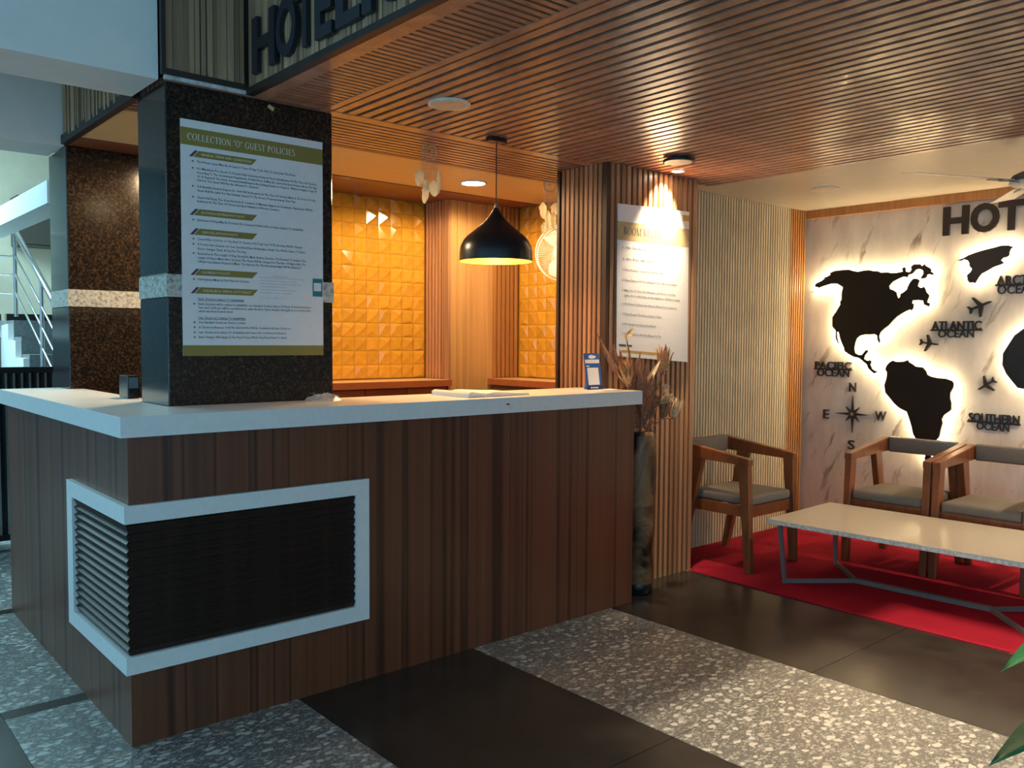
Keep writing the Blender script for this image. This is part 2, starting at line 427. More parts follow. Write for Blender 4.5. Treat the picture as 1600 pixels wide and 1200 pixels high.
cpart('back_panel', .27, 3.30, 1.56, 2.06, CZ-.004, CZ+.03, 'red_panel')
# lounge ceiling
struct('ceiling', MB().box(3.62, 5.30, -6.4, .60, 2.405, TOPZ), 'pale_ceiling')
# high white ceiling of the entrance side
struct('ceiling', MB().box(-4.5, .58, -6.5, .34, TOPZ, TOPZ+.1).box(-4.5, .26, .34, 3.2, TOPZ, TOPZ+.1).box(-4.5, 3.2, 3.2, 7.4, TOPZ+.6, TOPZ+.7), 'white_paint')

# ---- fascia with vertical battens, over the first column and along the ceiling edge
fa = thing('sign_fascia', 'vertical wooden batten fascia carrying the black hotel letters above the granite column', 'fascia', (.60, -.5, CZ))
obj('backing', MB().box(.585, .60, -6.4, .325, CZ+.005, TOPZ).box(.245, .60, .325, .34, CZ+.02, TOPZ), 'fascia_dark', fa)
obj('lower_trim', MB().box(.565, .598, -6.4, .31, CZ-.003, CZ+.022), 'fascia_dark', fa)
obj('front_trim', MB().box(.236, .60, .308, .328, CZ+.016, CZ+.038), 'fascia_dark', fa)
obj('edge_trim', MB().box(.236, .252, .308, .328, CZ+.038, TOPZ), 'fascia_dark', fa)
rnd = random.Random(3)
bat = [meshed(MB().box(-d, 0, -w, 0, CZ+.022, TOPZ), 'batten', 'slat_fascia') for d in (.010, .016, .021) for w in (.018, .026)]
y = .305
while y > -4.0:
    k = rnd.randrange(6); w = (.018, .026)[k % 2]
    inst('batten', bat[k], (.585, y, 0), fa); y -= w+rnd.choice((.0, .003, .006))
bat2 = [meshed(MB().box(0, w, -d, 0, CZ+.038, TOPZ), 'batten', 'slat_fascia') for d in (.006, .010, .014) for w in (.018, .026)]
x = .254
while x < .555:
    k = rnd.randrange(6); w = (.018, .026)[k % 2]
    inst('batten', bat2[k], (x, .325, 0), fa); x += w+rnd.choice((.0, .003, .006))
obj('mortar_line', MB().box(.25, .60, .318, .335, CZ+.002, CZ+.016), 'mortar', fa)
# second fascia between the two granite columns
fb = thing('side_fascia', 'dark batten fascia between the two granite columns above the side counter', 'fascia', (.26, 1.2, CZ))
obj('backing', MB().box(.255, .268, .66, 1.773, CZ+.005, TOPZ), 'fascia_dark', fb)
obj('lower_trim', MB().box(.235, .268, .662, 1.773, CZ-.004, CZ+.04), 'fascia_dark', fb)
y = 1.77
while y > .68:
    k = rnd.randrange(6); inst('batten', bat[k], (.255, y, 0), fb); y -= .028
# ---- white beams
bm1 = struct('ceiling_beam', MB().box(-4.5, .234, .342, .655, CZ, TOPZ), 'white_paint')
tag(bm1, 'white painted beam meeting the near granite column')
bm2 = struct('ceiling_beam', MB().box(-4.5, .25, 1.775, 2.10, CZ-.01, TOPZ+.6), 'white_paint')
tag(bm2, 'white painted beam meeting the far granite column')

# ---- walls
wb = struct('wall_back', MB().box(.97, 3.40, 2.07, 2.16, 0, CZ+.03), 'tile_grout')
tag(wb, 'golden faceted tile wall behind the reception')
wr = struct('wall_inner_right', MB().box(3.312, 3.40, .60, 2.07, 0, CZ+.03), 'tile_grout')
TP = .0955
tiles = []
for k in range(6):
    ax, ay = rnd.uniform(.15, .85)*TP, rnd.uniform(.15, .85)*TP; h = rnd.uniform(.007, .014); g = .001
    m = MB().add([(g, 0, g), (TP-g, 0, g), (TP-g, 0, TP-g), (g, 0, TP-g), (ax, -h, ay), (g, .004, g), (TP-g, .004, g), (TP-g, .004, TP-g), (g, .004, TP-g)],
                 [(0, 1, 4), (1, 2, 4), (2, 3, 4), (3, 0, 4), (5, 6, 1, 0), (6, 7, 2, 1), (7, 8, 3, 2), (8, 5, 0, 3)])
    tiles.append(meshed(m, 'tile', 'gold_tile'))
NR = 13
for c in range(18):
    x = 2.66-(c+1)*TP
    if x < .96: break
    for r in range(NR):
        inst('tile', tiles[rnd.randrange(6)], (x, 2.066, CZ-(r+1)*TP), wb)
for c in range(13):
    y = 1.77-(c)*TP
    if y-TP < .60: break
    for r in range(NR):
        inst('tile', tiles[rnd.randrange(6)], (3.308, y, CZ-(r+1)*TP), wr, rot=(0, 0, -PI/2))
# lounge walls
wm = struct('wall_right', MB().box(5.17, 5.30, -6.4, .60, 0, 2.405), 'marble')
tag(wm, 'pale veined marble wall with the backlit world map')
wc = struct('wall_lounge', MB().box(3.36, 5.17, .555, .66, 0, 2.405), 'cream_backing')
tag(wc, 'cream batten wall beside the lounge')
cm = meshed(MB().box(0, .020, .535, .556, 0, 2.404), 'slat', 'slat_cream'); om = meshed(MB().box(0, .020, .530, .556, 0, 2.404), 'slat', 'slat_orange')
x = 3.37
while x < 4.925: inst('slat', cm, (x, 0, 0), wc); x += .0309
x = 4.93
while x < 5.145: inst('slat', om, (x, 0, 0), wc); x += .031
tr = struct('trim_1', MB().box(5.135, 5.17, -6.4, .53, 2.345, 2.404), 'slat_orange')
struct('wall_front', MB().box(1.9, 5.30, -6.5, -6.4, 0, TOPZ), 'white_paint')
# stairwell side far left
struct('wall_stair_back', MB().box(-.9, 3.2, 7.3, 7.4, 0, TOPZ+.6), 'beige_paint')
plain('teal_for_reflection', (.045, .10, .13), .6)  # dark teal added on an unseen wall for its reflection in the granite
struct('wall_far_left', MB().box(-4.5, -.9, 7.2, 7.4, 0, TOPZ+.6), 'teal_for_reflection')
struct('wall_stair_right', MB().box(3.1, 3.2, 2.16, 7.3, 0, TOPZ+.6), 'white_paint')

# cool area lamp added at the stairwell top to brighten the stairs
light('stairwell_cool_fill', 'AREA', (-.6, 5.2, TOPZ+.5), 130, (.50, .9, 1.0), (-.2, 5.2, 0), shape='RECTANGLE', size=1.6, size_y=2.5)
# ---- lamps that light the place (each in its own fixture below)
def downlight(name, label, x, y, r, on, power=0, color=WARM, z=CZ, drop=.008, group='round ceiling panel lights', black=False):
    t = thing(name, label, 'ceiling light', (x, y, z), group)
    prof = [(r*.86, -drop-.002), (r, -drop), (r, -.0)]
    obj('rim', MB().lathe([(r*.84, -drop), (r, -drop), (r*1.01, -drop*.5), (r, 0)], (x, y, z), 36), 'black_metal' if black else 'white_plastic', t, smooth=True)
    obj('diffuser', MB().lathe([(0.0005, -drop-.003), (r*.5, -drop-.003), (r*.84, -drop)], (x, y, z), 36, cap0=True), on if on else 'off_lamp', t)
    return t
downlight('panel_light', 'white round unlit ceiling light nearest the fascia', 1.245, -.130, .088, None)
downlight('panel_light', 'round ceiling light glowing brightly above the back desk', 2.42, 1.20, .085, 'lamp_on')
light('panel_light_glow', 'SPOT', (2.42, 1.20, CZ-.02), 48, WARM, (2.42, 1.20, 0), spot_size=math.radians(178), spot_blend=.25, shadow_soft_size=.08)
downlight('panel_light', 'round lit ceiling light inside the reception behind the near column', .88, 1.22, .085, 'lamp_on')
light('panel_light_glow', 'SPOT', (.88, 1.22, CZ-.02), 44, WARM, (.88, 1.22, 0), spot_size=math.radians(178), spot_blend=.25, shadow_soft_size=.08)
t = downlight('panel_light', 'round unlit ceiling light hanging loose on a black ring before the slatted pillar', 2.775, -.11, .084, None, z=CZ-.012, drop=.014, black=True)
obj('neck', MB().lathe([(.05, 0), (.05, .014)], (2.775, -.11, CZ-.012), 20), 'black_metal', t)
downlight('panel_light', 'pale round unlit light in the lounge ceiling near the map wall', 4.345, -.066, .088, None, z=2.405)
downlight('panel_light', 'round lit ceiling light in the lounge ceiling beyond the fan', 4.40, -2.1, .085, 'lamp_on', z=2.405)
light('lounge_light_glow', 'SPOT', (4.40, -2.1, 2.385), 85, WARM2, (4.40, -2.1, 0), spot_size=math.radians(138), spot_blend=.6, shadow_soft_size=.08)
t = thing('box_cut_downlight', 'unseen ceiling lamp with an added square box that cuts its floor light', 'ceiling light', (2.46, -2.12, CZ))
QX, QY, QA, QD = 2.46, -2.12, .055, .112
obj('housing', MB().box(QX-QA-.006, QX-QA, QY-QA-.006, QY+QA+.006, CZ-QD-.02, CZ-.001).box(QX+QA, QX+QA+.006, QY-QA-.006, QY+QA+.006, CZ-QD-.02, CZ-.001)
    .box(QX-QA, QX+QA, QY-QA-.006, QY-QA, CZ-QD-.02, CZ-.001).box(QX-QA, QX+QA, QY+QA, QY+QA+.006, CZ-QD-.02, CZ-.001).box(QX-QA, QX+QA, QY-QA, QY+QA, CZ-.006, CZ-.001), 'black_metal', t)  # box added around the unseen lamp to give its floor light a straight edge
obj('lens', MB().lathe([(.0005, -.010), (.016, -.010), (.018, -.006)], (QX, QY, CZ), 20, cap0=True), 'spot_on', t)
light('box_cut_beam', 'SPOT', (QX, QY, CZ-.020), 170, WARM2, None, spot_size=math.radians(80), spot_blend=.1, shadow_soft_size=.004)

# ================================================================== COUNTER
HB, CT = 1.0678, 1.1386
ctr = thing('reception_counter', 'dark striped wood veneer reception counter with white framed corner grille', 'counter', (1.2, .2, 0))
obj('front_panel', MB().box(0, 2.57, 0, .03, 0, HB), 'veneer', ctr)
obj('side_panel', MB().box(0, .03, .03, 1.92, 0, HB), 'veneer', ctr)
obj('end_panel', MB().box(2.54, 2.555, .03, .20, 0, HB), 'veneer', ctr)
obj('back_panel', MB().box(.98, 2.54, .17, .185, .05, HB).box(.03, .24, 1.70, 1.715, .05, HB), 'veneer', ctr)
fr = obj('grille_frame', MB().box(-.02, .928, -.02, 0, .775, .836).box(-.02, .928, -.02, 0, .258, .319).box(.867, .928, -.02, 0, .319, .775)
         .box(-.02, 0, 0, .718, .775, .836).box(-.02, 0, 0, .718, .258, .319).box(-.02, 0, .640, .718, .319, .775), 'white_laminate', ctr)
fr['label'] = 'white laminate frame around the corner grille'
gm1 = meshed(MB().add([(0, 0, 0), (.867, 0, 0), (.867, 0, .030), (0, 0, .030), (-.013, -.013, .022), (.867, -.013, .022), (-.004, -.004, .003), (.867, -.004, .003)],
                      [(0, 1, 7, 6), (6, 7, 5, 4), (4, 5, 2, 3), (1, 2, 5, 7), (0, 6, 4, 3)]), 'grille_slat', 'grille_wood')
gm2 = meshed(MB().add([(0, 0, 0), (0, .64, 0), (0, .64, .030), (0, 0, .030), (-.013, -.013, .022), (-.013, .64, .022), (-.004, -.004, .003), (-.004, .64, .003)],
                      [(6, 7, 1, 0), (4, 5, 7, 6), (3, 2, 5, 4), (7, 5, 2, 1), (3, 4, 6, 0)]), 'grille_slat', 'grille_wood')
gp = obj('grille', MB().box(0, .867, -.0015, 0, .319, .775).box(-.0015, 0, 0, .64, .319, .775), 'grille_wood', ctr)
for k in range(15):
    z = .320+k*.0303
    inst('grille_slat', gm1, (0, 0, z), gp); inst('grille_slat', gm2, (0, 0, z), gp)
top = MB().prism([(-.03, -.03), (2.60, -.03), (2.60, .205), (2.555, .205), (2.555, .40), (.972, .40), (.972, .333), (.25, .333), (.25, .665), (.32, .665), (.32, 1.765), (.25, 1.765), (.25, 1.95), (-.03, 1.95)],
                 lambda u, v, d: (u, v, d), HB, CT)
ctop = obj('countertop', top, 'white_laminate', fix=True)
tag(ctop, 'white laminate countertop wrapping round the near granite column', 'countertop')
obj('chip_mark', MB().add([(1.660+.011*math.cos(k*PI/5), -.0305, 1.108+.004*math.sin(k*PI/5)) for k in range(10)], [tuple(range(10))])
    .add([(1.668, -.0305, 1.106), (1.6695, -.0305, 1.106), (1.676, -.0305, 1.084), (1.6745, -.0305, 1.084)], [(0, 1, 2, 3)])
    .add([(1.650, -.0305, 1.104), (1.651, -.0305, 1.105), (1.638, -.0305, 1.088), (1.637, -.0305, 1.087)], [(0, 1, 2, 3)]), 'ink', ctop)

# ================================================================== COLUMNS
def granite_column(label, x0, x1, y0, y1, zt):
    t = thing('granite_column', label, 'column', ((x0+x1)/2, (y0+y1)/2, 0), 'granite columns of the reception')
    obj('lower_cladding', MB().box(x0, x1, y0, y1, 0, 1.560), 'granite', t, bevel=.004, bseg=1)
    o = obj('pale_band', MB().box(x0-.003, x1+.003, y0-.003, y1+.003, 1.560, 1.647), 'pale_granite', t)
    o['label'] = 'pale grey granite band'
    obj('upper_cladding', MB().box(x0, x1, y0, y1, 1.647, zt), 'granite', t, bevel=.004, bseg=1)
    return t
granite_column('polished dark granite column rising through the counter with the policy poster on it', .2565, .9659, .3405, .6592, CZ-.001)
granite_column('brown flecked granite column farther back beside the staircase', .2565, .9659, 1.773, 2.12, CZ-.008)
# wood clad column behind the desk
t = thing('wood_column', 'light wood panelled column with battens in the corner behind the desk', 'column', (2.98, 1.92, 0))
obj('core', MB().box(2.68, 3.31, 1.795, 2.065, 0, CZ-.006), 'oak_panel', t)
for k in range(6):
    y = 1.835+k*.038
    obj('batten', MB().box(2.66, 2.682, y, y+.022, 1.13, CZ-.006), 'slat_pillar', t)
obj('corner_board', MB().box(2.658, 2.682, 1.778, 1.828, 0, CZ-.006), 'slat_pillar', t)
for x0, x1, d in ((2.682, 2.735, .016), (2.737, 2.785, .022), (2.787, 2.82, .012), (2.822, 2.85, .020), (2.852, 3.005, .008), (3.007, 3.06, .018)):
    obj('board', MB().box(x0, x1, 1.797-d, 1.797, 0, CZ-.006), 'oak_panel', t)
for k in range(6):
    x = 3.066+k*.0405
    obj('batten', MB().box(x, x+.025, 1.775, 1.797, 1.13, CZ-.006), 'slat_orange', t)
# slatted pillar
t = thing('slatted_pillar', 'wooden batten pillar at the end of the counter holding the room rules poster', 'pillar', (2.96, .4, 0))
obj('core', MB().box(2.587, 3.345, .235, .585, 0, CZ-.002), 'pillar_backing', t)
pm = meshed(MB().box(2.565, 2.588, 0, .0215, 0, CZ-.002), 'slat', 'slat_pillar')
for k in range(9): inst('slat', pm, (0, .252+k*.0362, 0), t)
obj('corner_strip', MB().box(2.566, 2.588, .2135, .246, 0, CZ-.002), 'pillar_backing', t)
obj('edge_strip', MB().box(2.563, 2.588, .580, .600, 0, CZ-.002), 'pillar_backing', t)
pm2 = meshed(MB().box(0, .026, .2134, .236, 0, CZ-.002), 'slat', 'slat_pillar')
for k in range(16): inst('slat', pm2, (2.600+k*.0455, 0, 0), t)
obj('end_board', MB().box(3.330, 3.358, .2134, .59, 0, CZ-.002), 'slat_pillar', t)

# ================================================================== POSTERS
PY = .3365
po = thing('policy_poster', 'white guest policies poster with olive header taped on the granite column', 'poster', (.612, PY, 1.332))
X0, X1, Z0, Z1 = .311, .916, 1.332, 2.243
fn = lambda u, v: (u, PY-.0030, v)
def quad(x0, x1, z0, z1, y): return MB().add([(x0, y, z0), (x1, y, z0), (x1, y, z1), (x0, y, z1)], [(0, 1, 2, 3)])
obj('sheet', MB().box(X0, X1, PY-.0016, PY, Z0, Z1), 'paper', po)
obj('header_band', quad(X0, X1, 2.146, 2.212, PY-.0022), 'olive_print', po)
obj('footer_band', quad(X0, X1, Z0, 1.374, PY-.0022), 'olive_print', po)
m = MB(); serif_line(m, 'COLLECTION “O” GUEST POLICIES', X0+.026, X0+.478, 2.166, .0255, fn); obj('title', m, 'title_ink', po)
zz = lambda ypx: 2.243-(ypx-185.7)*.002462

def badge(ypx, txt, x1):
    z = zz(ypx); a = X0+.040
    badges = MB().add([(a+.008, PY-.0022, z-.0125), (a+.245, PY-.0022, z-.0125), (a+.268, PY-.0022, z+.0125), (a+.031, PY-.0022, z+.0125)], [(0, 1, 2, 3)])
    slashes = MB().add([(a-.008, PY-.0022, z-.0125), (a+.005, PY-.0022, z-.0125), (a+.028, PY-.0022, z+.0125), (a+.015, PY-.0022, z+.0125)], [(0, 1, 2, 3)])
    heads = MB(); text_line(heads, txt, a+.038, a+x1, z-.0045, .013, fn, bold=.0002)
    g = obj('badge', badges, 'olive_print', po); obj('slash', slashes, 'plum_print', g); obj('badge_lettering', heads, 'badge_ink', g)
badge(237.4, 'GENERAL TERMS AND CONDITIONS', .245); badge(328.4, 'BOOKING EXTENSION POLICY', .215); badge(359, 'CANCELLATION POLICY', .185)
badge(422.7, 'PAYMENT POLICY', .150); badge(451.5, 'CHECK-IN & CHECK-OUT POLICY', .240)
WD = X1-X0
L = [(249.3, 1, .79, 'The Primary Guest Must Be At Least 21 Years Of Age To Be Able To Check Into The Hotel.'),
 (260.0, 1, .953, 'It Is Mandatory For Guests To Present Valid Government Issued Photo Identification At The Time Of Check-in.'),
 (266.2, 0, .953, 'According To The Government Regulations, A Valid Photo Id Must Be Carried By Every Person Above The Age'),
 (272.3, 0, .953, 'Of 18 Staying In The Hotel. Accepted Identifications Are Driving License Or Passport. Without Original Copy Of'),
 (278.2, 0, .52, 'Valid Id, The Guest Will Not Be Allowed To Check-in.'),
 (288.0, 1, .945, 'A Refundable Security Deposit Rs. 1000 Will Be Required At The Time Of Check-in Made In The Form Of Cash.'),
 (294.2, 0, .79, 'Guest Shall Be Liable For Any Damage Caused To The Room / Property During Their Stay.'),
 (305.0, 1, .92, 'Guest Shall Keep The Guest Room In A Condition & Maintain Hygiene & Cleanliness. Any Excess Will Be'),
 (311.0, 0, .67, 'Refunded At The Time Of Check-out Upon Validation Of Room Condition.'),
 (340.6, 1, .85, 'Extension Of Stay May Be Provided On Company Published Room Rates Subject To Availability.'),
 (370.5, 1, .84, 'Cancel After 12:00 Pm On The Date Of Check-in The Total Cost Of The Booking Will Be Charged.'),
 (378.7, 1, .86, 'If You Do Not Check-in On Your Scheduled Date Of Arrival(no Show), You Will Be Subject To Entire'),
 (385.6, 0, .43, 'Room Charges, Taxes & Fees For The Stay.'),
 (393.3, 1, .865, 'Reduction In The Length Of Stay Should Be Made Before Check-in. If A Request To Reduce The'),
 (399.7, 0, .865, 'Length Of Stay Is Made After Check-in, The Guest Will Be Charged For The Rate Of Nights After The'),
 (405.8, 0, .83, 'Official Cancellation Request Is Made. The Amount For The Remaining Night Will Be Refunded.'),
 (433.9, 1, .445, 'Full Payment Made At The Time Of Check-in'),
 (465.0, 2, .41, 'Early Check-in (subject To Availability)'),
 (472.9, 1, .90, 'Early check-ins will be subject to availability, our Standard check-in time is 12:00 pm, if check-in between'),
 (478.7, 0, .90, '9am and 12:00 pm will be considered as early check-in. Extra charges will apply as per hotel policy'),
 (484.4, 0, .33, 'which vary from hotel to hotel'),
 (494.8, 2, .42, 'Late Check-out ( Subject To Availability)'),
 (502.1, 1, .42, 'Our Standard Check-out Time Is 11:00am'),
 (510.0, 1, .75, 'A Check-out Between 11:00 Pm And 6:00 Pm Will Be Considered As Late Check-out.'),
 (518.0, 1, .715, 'Late Check-out Is Subject To Availability And Cannot Be Confirmed In Advance.'),
 (525.7, 1, .715, 'Extra Charges Will Apply As Per Hotel Policy, Which Vary From Hotel To Hotel')]
for yp, kind, end, s in L:
    z = zz(yp)-.004; a = X0+.062; body = MB()
    text_line(body, s, a, X0+WD*end, z, .0125, fn, bold=.0001)
    if kind == 1:
        body.add([(X0+.043, PY-.003, z), (X0+.051, PY-.003, z+.004), (X0+.043, PY-.003, z+.008)], [(0, 1, 2)])
    if kind == 2:
        body.add([(a, PY-.003, z-.003), (X0+WD*end, PY-.003, z-.003), (X0+WD*end, PY-.003, z-.0018), (a, PY-.003, z-.0018)], [(0, 1, 2, 3)])
    obj('text_line', body, 'ink', po)
# faint show-through and leaf scribbles on the right, teal sticker whose code is left blank
m = MB()
for k, (a, c) in enumerate(((.61, .73), (.52, .84), (.52, .80), (.52, .83), (.52, .72), (.52, .80), (.52, .75))):
    z = zz(421.5+k*5.0+(2 if k == 0 else 0)); m.add([(X0+WD*a, PY-.0024, z), (X0+WD*c, PY-.0024, z), (X0+WD*c, PY-.0024, z+.004), (X0+WD*a, PY-.0024, z+.004)], [(0, 1, 2, 3)])
text_line(m, 'WHATSAPP NO.', X0+WD*.52, X0+WD*.72, zz(461), .014, lambda u, v: (u, PY-.0024, v))
obj('faint_print', m, 'pale_ink', po)
m = MB()
rs = random.Random(5)
for k in range(26):
    cx, cz = X0+WD*rs.uniform(.83, .97), rs.choice((rs.uniform(1.39, 1.53), rs.uniform(1.39, 1.53), rs.uniform(2.07, 2.14)))
    a = rs.uniform(0, 6.28); l = rs.uniform(.008, .022); dx, dz = math.cos(a)*l, math.sin(a)*l; w = .0007
    m.add([(cx, PY-.0024, cz-w), (cx+dx, PY-.0024, cz+dz-w), (cx+dx, PY-.0024, cz+dz+w), (cx, PY-.0024, cz+w)], [(0, 1, 2, 3)])
obj('flower_sketch', m, 'pale_ink', po)
st = obj('teal_sticker', quad(.866, .913, 1.584, 1.660, PY-.0024), 'teal_print', po); st['label'] = 'small teal sticker with a white square'
obj('sticker_square', quad(.871, .906, 1.607, 1.642, PY-.0027), 'paper', st)
tp = obj('tape_piece', MB().add([(.668, .3395, 2.348), (.692, .3395, 2.336), (.700, .3395, 2.350), (.676, .3395, 2.362), (.668, .3385, 2.348), (.692, .3385, 2.336), (.700, .3385, 2.350), (.676, .3385, 2.362)],
     [(4, 5, 6, 7), (0, 1, 5, 4), (1, 2, 6, 5), (2, 3, 7, 6), (3, 0, 4, 7)]), 'yellow_tape')
tag(tp, 'small scrap of yellowish tape near the top of the near granite column', 'tape')

# room rules poster, curling a little off the battens
rp = thing('rules_poster', 'white room rules poster hung on the slatted pillar under a spotlight', 'poster', (2.965, .205, 1.29))
def rw(u, v, d=0.0):
    x = 2.648+.634*u; zt = 2.158+.018*u; zb = 1.318-.040*u
    z = zb+(zt-zb)*v; return (x, .2085-.006*(1-v)**2-.004*math.sin(u*PI)-d, z)
N = 8
vs = [rw(i/N, j/N) for j in range(N+1) for i in range(N+1)]; vb = [(x, y+.0012, z) for x, y, z in vs]
fs = [(j*(N+1)+i, j*(N+1)+i+1, (j+1)*(N+1)+i+1, (j+1)*(N+1)+i) for j in range(N) for i in range(N)]
obj('sheet', MB().add(vs, fs).add(vb, [q[::-1] for q in fs]), 'paper', rp, smooth=True)
def rquad(u0, u1, v0, v1, d=.0004, n=8):
    m = MB(); vs = [rw(u0+(u1-u0)*k/n, v, d) for v in (v0, v1) for k in range(n+1)]
    return m.add(vs, [(k, k+1, n+1+k+1, n+1+k) for k in range(n)])
obj('title_band', rquad(0, 1, .765, .885), 'tan_print', rp)
obj('corner_stripe', rquad(.90, 1, .935, .975), 'gold_print', rp)
obj('blue_stripe', rquad(.03, .20, .068, .082), 'steel_blue_print', rp)
obj('gold_stripe', rquad(.06, .55, .030, .045), 'gold_print', rp)
ru = lambda u, v: rw(u/.634, v/.86, .0008)
m = MB(); serif_line(m, 'ROOM RULES', .05, .37, .690, .042, ru); obj('title', m, 'ink', rp)
m = MB()
rules = [(.612, .46, '1. No Smoking Inside the Room'), (.548, .30, '2. No Pets Allowed'), (.488, .40, '3. Please Respect Check-in & Checkout Times'),
 (.430, .52, '4. Please Dispose Of Your Garbage In The Trash Cans Provided'), (.372, .51, '5. Make Sure To Close The Windows, Lock The Door and Turn'),
 (.344, .55, '   Lights, Air Conditioning, and Any Appliances Off Before Leaving'), (.296, .52, '6. No Parties Or Events Are Allowed Without Prior Permission'),
 (.238, .38, '7. Please Respect The Noise Curfew 10:30pm'), (.182, .33, '8. No Unregistered Guests Are Allowed'), (.126, .38, '9. Illegal Substances Are Not Allowed On The')]
for z, e, s in rules:
    m = MB(); sp = .015 if s.startswith('   ') else 0
    text_line(m, s.strip(), .045+sp, e, z, .017, ru, bold=.0001); obj('text_line', m, 'ink', rp)

# small spotlight over the poster
t = thing('spotlight', 'small lit recessed spotlight above the room rules poster', 'spotlight', (3.05, .115, CZ))
obj('housing', MB().lathe([(.030, -.006), (.040, -.006), (.041, 0)], (3.05, .115, CZ), 24), 'white_plastic', t, smooth=True)
obj('lens', MB().lathe([(.0005, -.004), (.030, -.004)], (3.05, .115, CZ), 24, cap0=True), 'spot_on', t)
light('spotlight_beam', 'SPOT', (3.05, .115, CZ-.012), 110, (1.0, .76, .48), (3.03, .21, 2.16), spot_size=math.radians(78), spot_blend=.9, shadow_soft_size=.015)

# ================================================================== HOTEL LETTERS ON THE FASCIA
hs = thing('hotel_sign', 'large black capital letters along the batten fascia', 'sign', (.55, -.2, 2.45))
def wall_letter(name, ch, yc, w, z0, h, x, depth, mat, parent, bold=.012):
    vs, fs = text_verts(ch, 1.0, .5, res=4, bold=bold)
    xs = [v[0] for v in vs]; ys = [v[1] for v in vs]; a, c = min(xs), max(xs); lo, hi = min(ys), max(ys)
    return obj(name, MB().add([(x-depth*(v[2]+.5), yc+w/2-(v[0]-a)/(c-a)*w, z0+(v[1]-lo)/(hi-lo)*h) for v in vs], fs), mat, parent, fix=True)
for ch, y0, y1 in (('H', .207, .012), ('O', 0, -.157), ('T', -.160, -.285), ('E', -.299, -.415), ('L', -.440, -.595), ('I', -.607, -.664), ('O', -.690, -.860)):
    wall_letter('letter', ch, (y0+y1)/2, y0-y1, 2.425, .210, .562, .018, 'navy_letter', hs, bold=.028)

# ================================================================== BEHIND THE COUNTER
dk = thing('back_desk', 'long wooden back desk with reddish drawers under the golden tiles', 'desk', (1.8, 1.9, 0))
obj('desk_top', MB().box(.98, 2.655, 1.735, 2.05, 1.095, 1.128), 'desk_top', dk)
obj('edge_band', MB().box(.98, 2.655, 1.727, 1.735, 1.085, 1.128), 'drawer_laminate', dk)
obj('carcass', MB().box(.98, 2.64, 1.78, 2.05, 0, 1.095), 'drawer_laminate', dk)
for k in range(5):
    x = 1.01+k*.325
    d = obj('drawer', MB().box(x, x+.319, 1.757, 1.778, .88, 1.080), 'drawer_laminate', dk)
    obj('knob', MB().lathe([(.012, 0), (.012, .01), (.006, .02)], (0, 0, 0), 12, True, True), 'steel', d).matrix_basis = Matrix.Translation((x+.16, 1.757, .97)) @ Matrix.Rotation(PI/2, 4, 'X')
sh = thing('side_shelf', 'wooden shelf ledge under the right hand golden tiles', 'shelf', (3.15, 1.2, 1.09))
obj('board', MB().box(3.012, 3.295, .62, 1.765, 1.095, 1.128), 'desk_top', sh)
obj('edge_band', MB().box(3.004, 3.012, .62, 1.765, 1.085, 1.128), 'drawer_laminate', sh)
obj('apron', MB().box(3.05, 3.29, .62, 1.765, 0, 1.095), 'red_panel', sh)
# pendant lamp
LX, LY = 1.771, .197
t = thing('pendant_lamp', 'black bell shaped pendant lamp with a glowing golden inside over the counter', 'lamp', (LX, LY, 1.782))
P = [(.010, 2.040), (.014, 2.033), (.032, 2.003), (.052, 1.978), (.075, 1.957), (.098, 1.938), (.118, 1.921), (.138, 1.905), (.152, 1.890), (.163, 1.872), (.171, 1.855), (.176, 1.825), (.177, 1.782)]
obj('shade', MB().lathe(P, (LX, LY, 0), 56), 'black_metal', t, smooth=True, fix=True)
obj('shade_lining', MB().lathe([(r-.003 if r > .02 else r*.6, z-.002 if z < 2.0 else z-.012) for r, z in P[:-1]]+[(.1755, 1.782)], (LX, LY, 0), 56), 'lamp_inside', t, smooth=True)
obj('cord', MB().tube([(LX, LY, 2.05), (LX, LY, 2.36)], .0028, 8), 'black_metal', t)
obj('cord_grip', MB().lathe([(.010, 2.036), (.009, 2.055), (.004, 2.066)], (LX, LY, 0), 16), 'steel', t, smooth=True)
obj('ceiling_canopy', MB().box(LX-.05, LX+.05, LY-.022, LY+.022, 2.352, CZ-.001), 'black_metal', t, bevel=.004)
obj('bulb', MB().lathe([(.001, 1.835), (.016, 1.840), (.024, 1.858), (.024, 1.875), (.014, 1.90), (.012, 1.93)], (LX, LY, 0), 20), 'bulb_on', t, smooth=True)
light('pendant_glow', 'POINT', (LX, LY, 1.82), 5, (1.0, .58, .18), shadow_soft_size=.03)

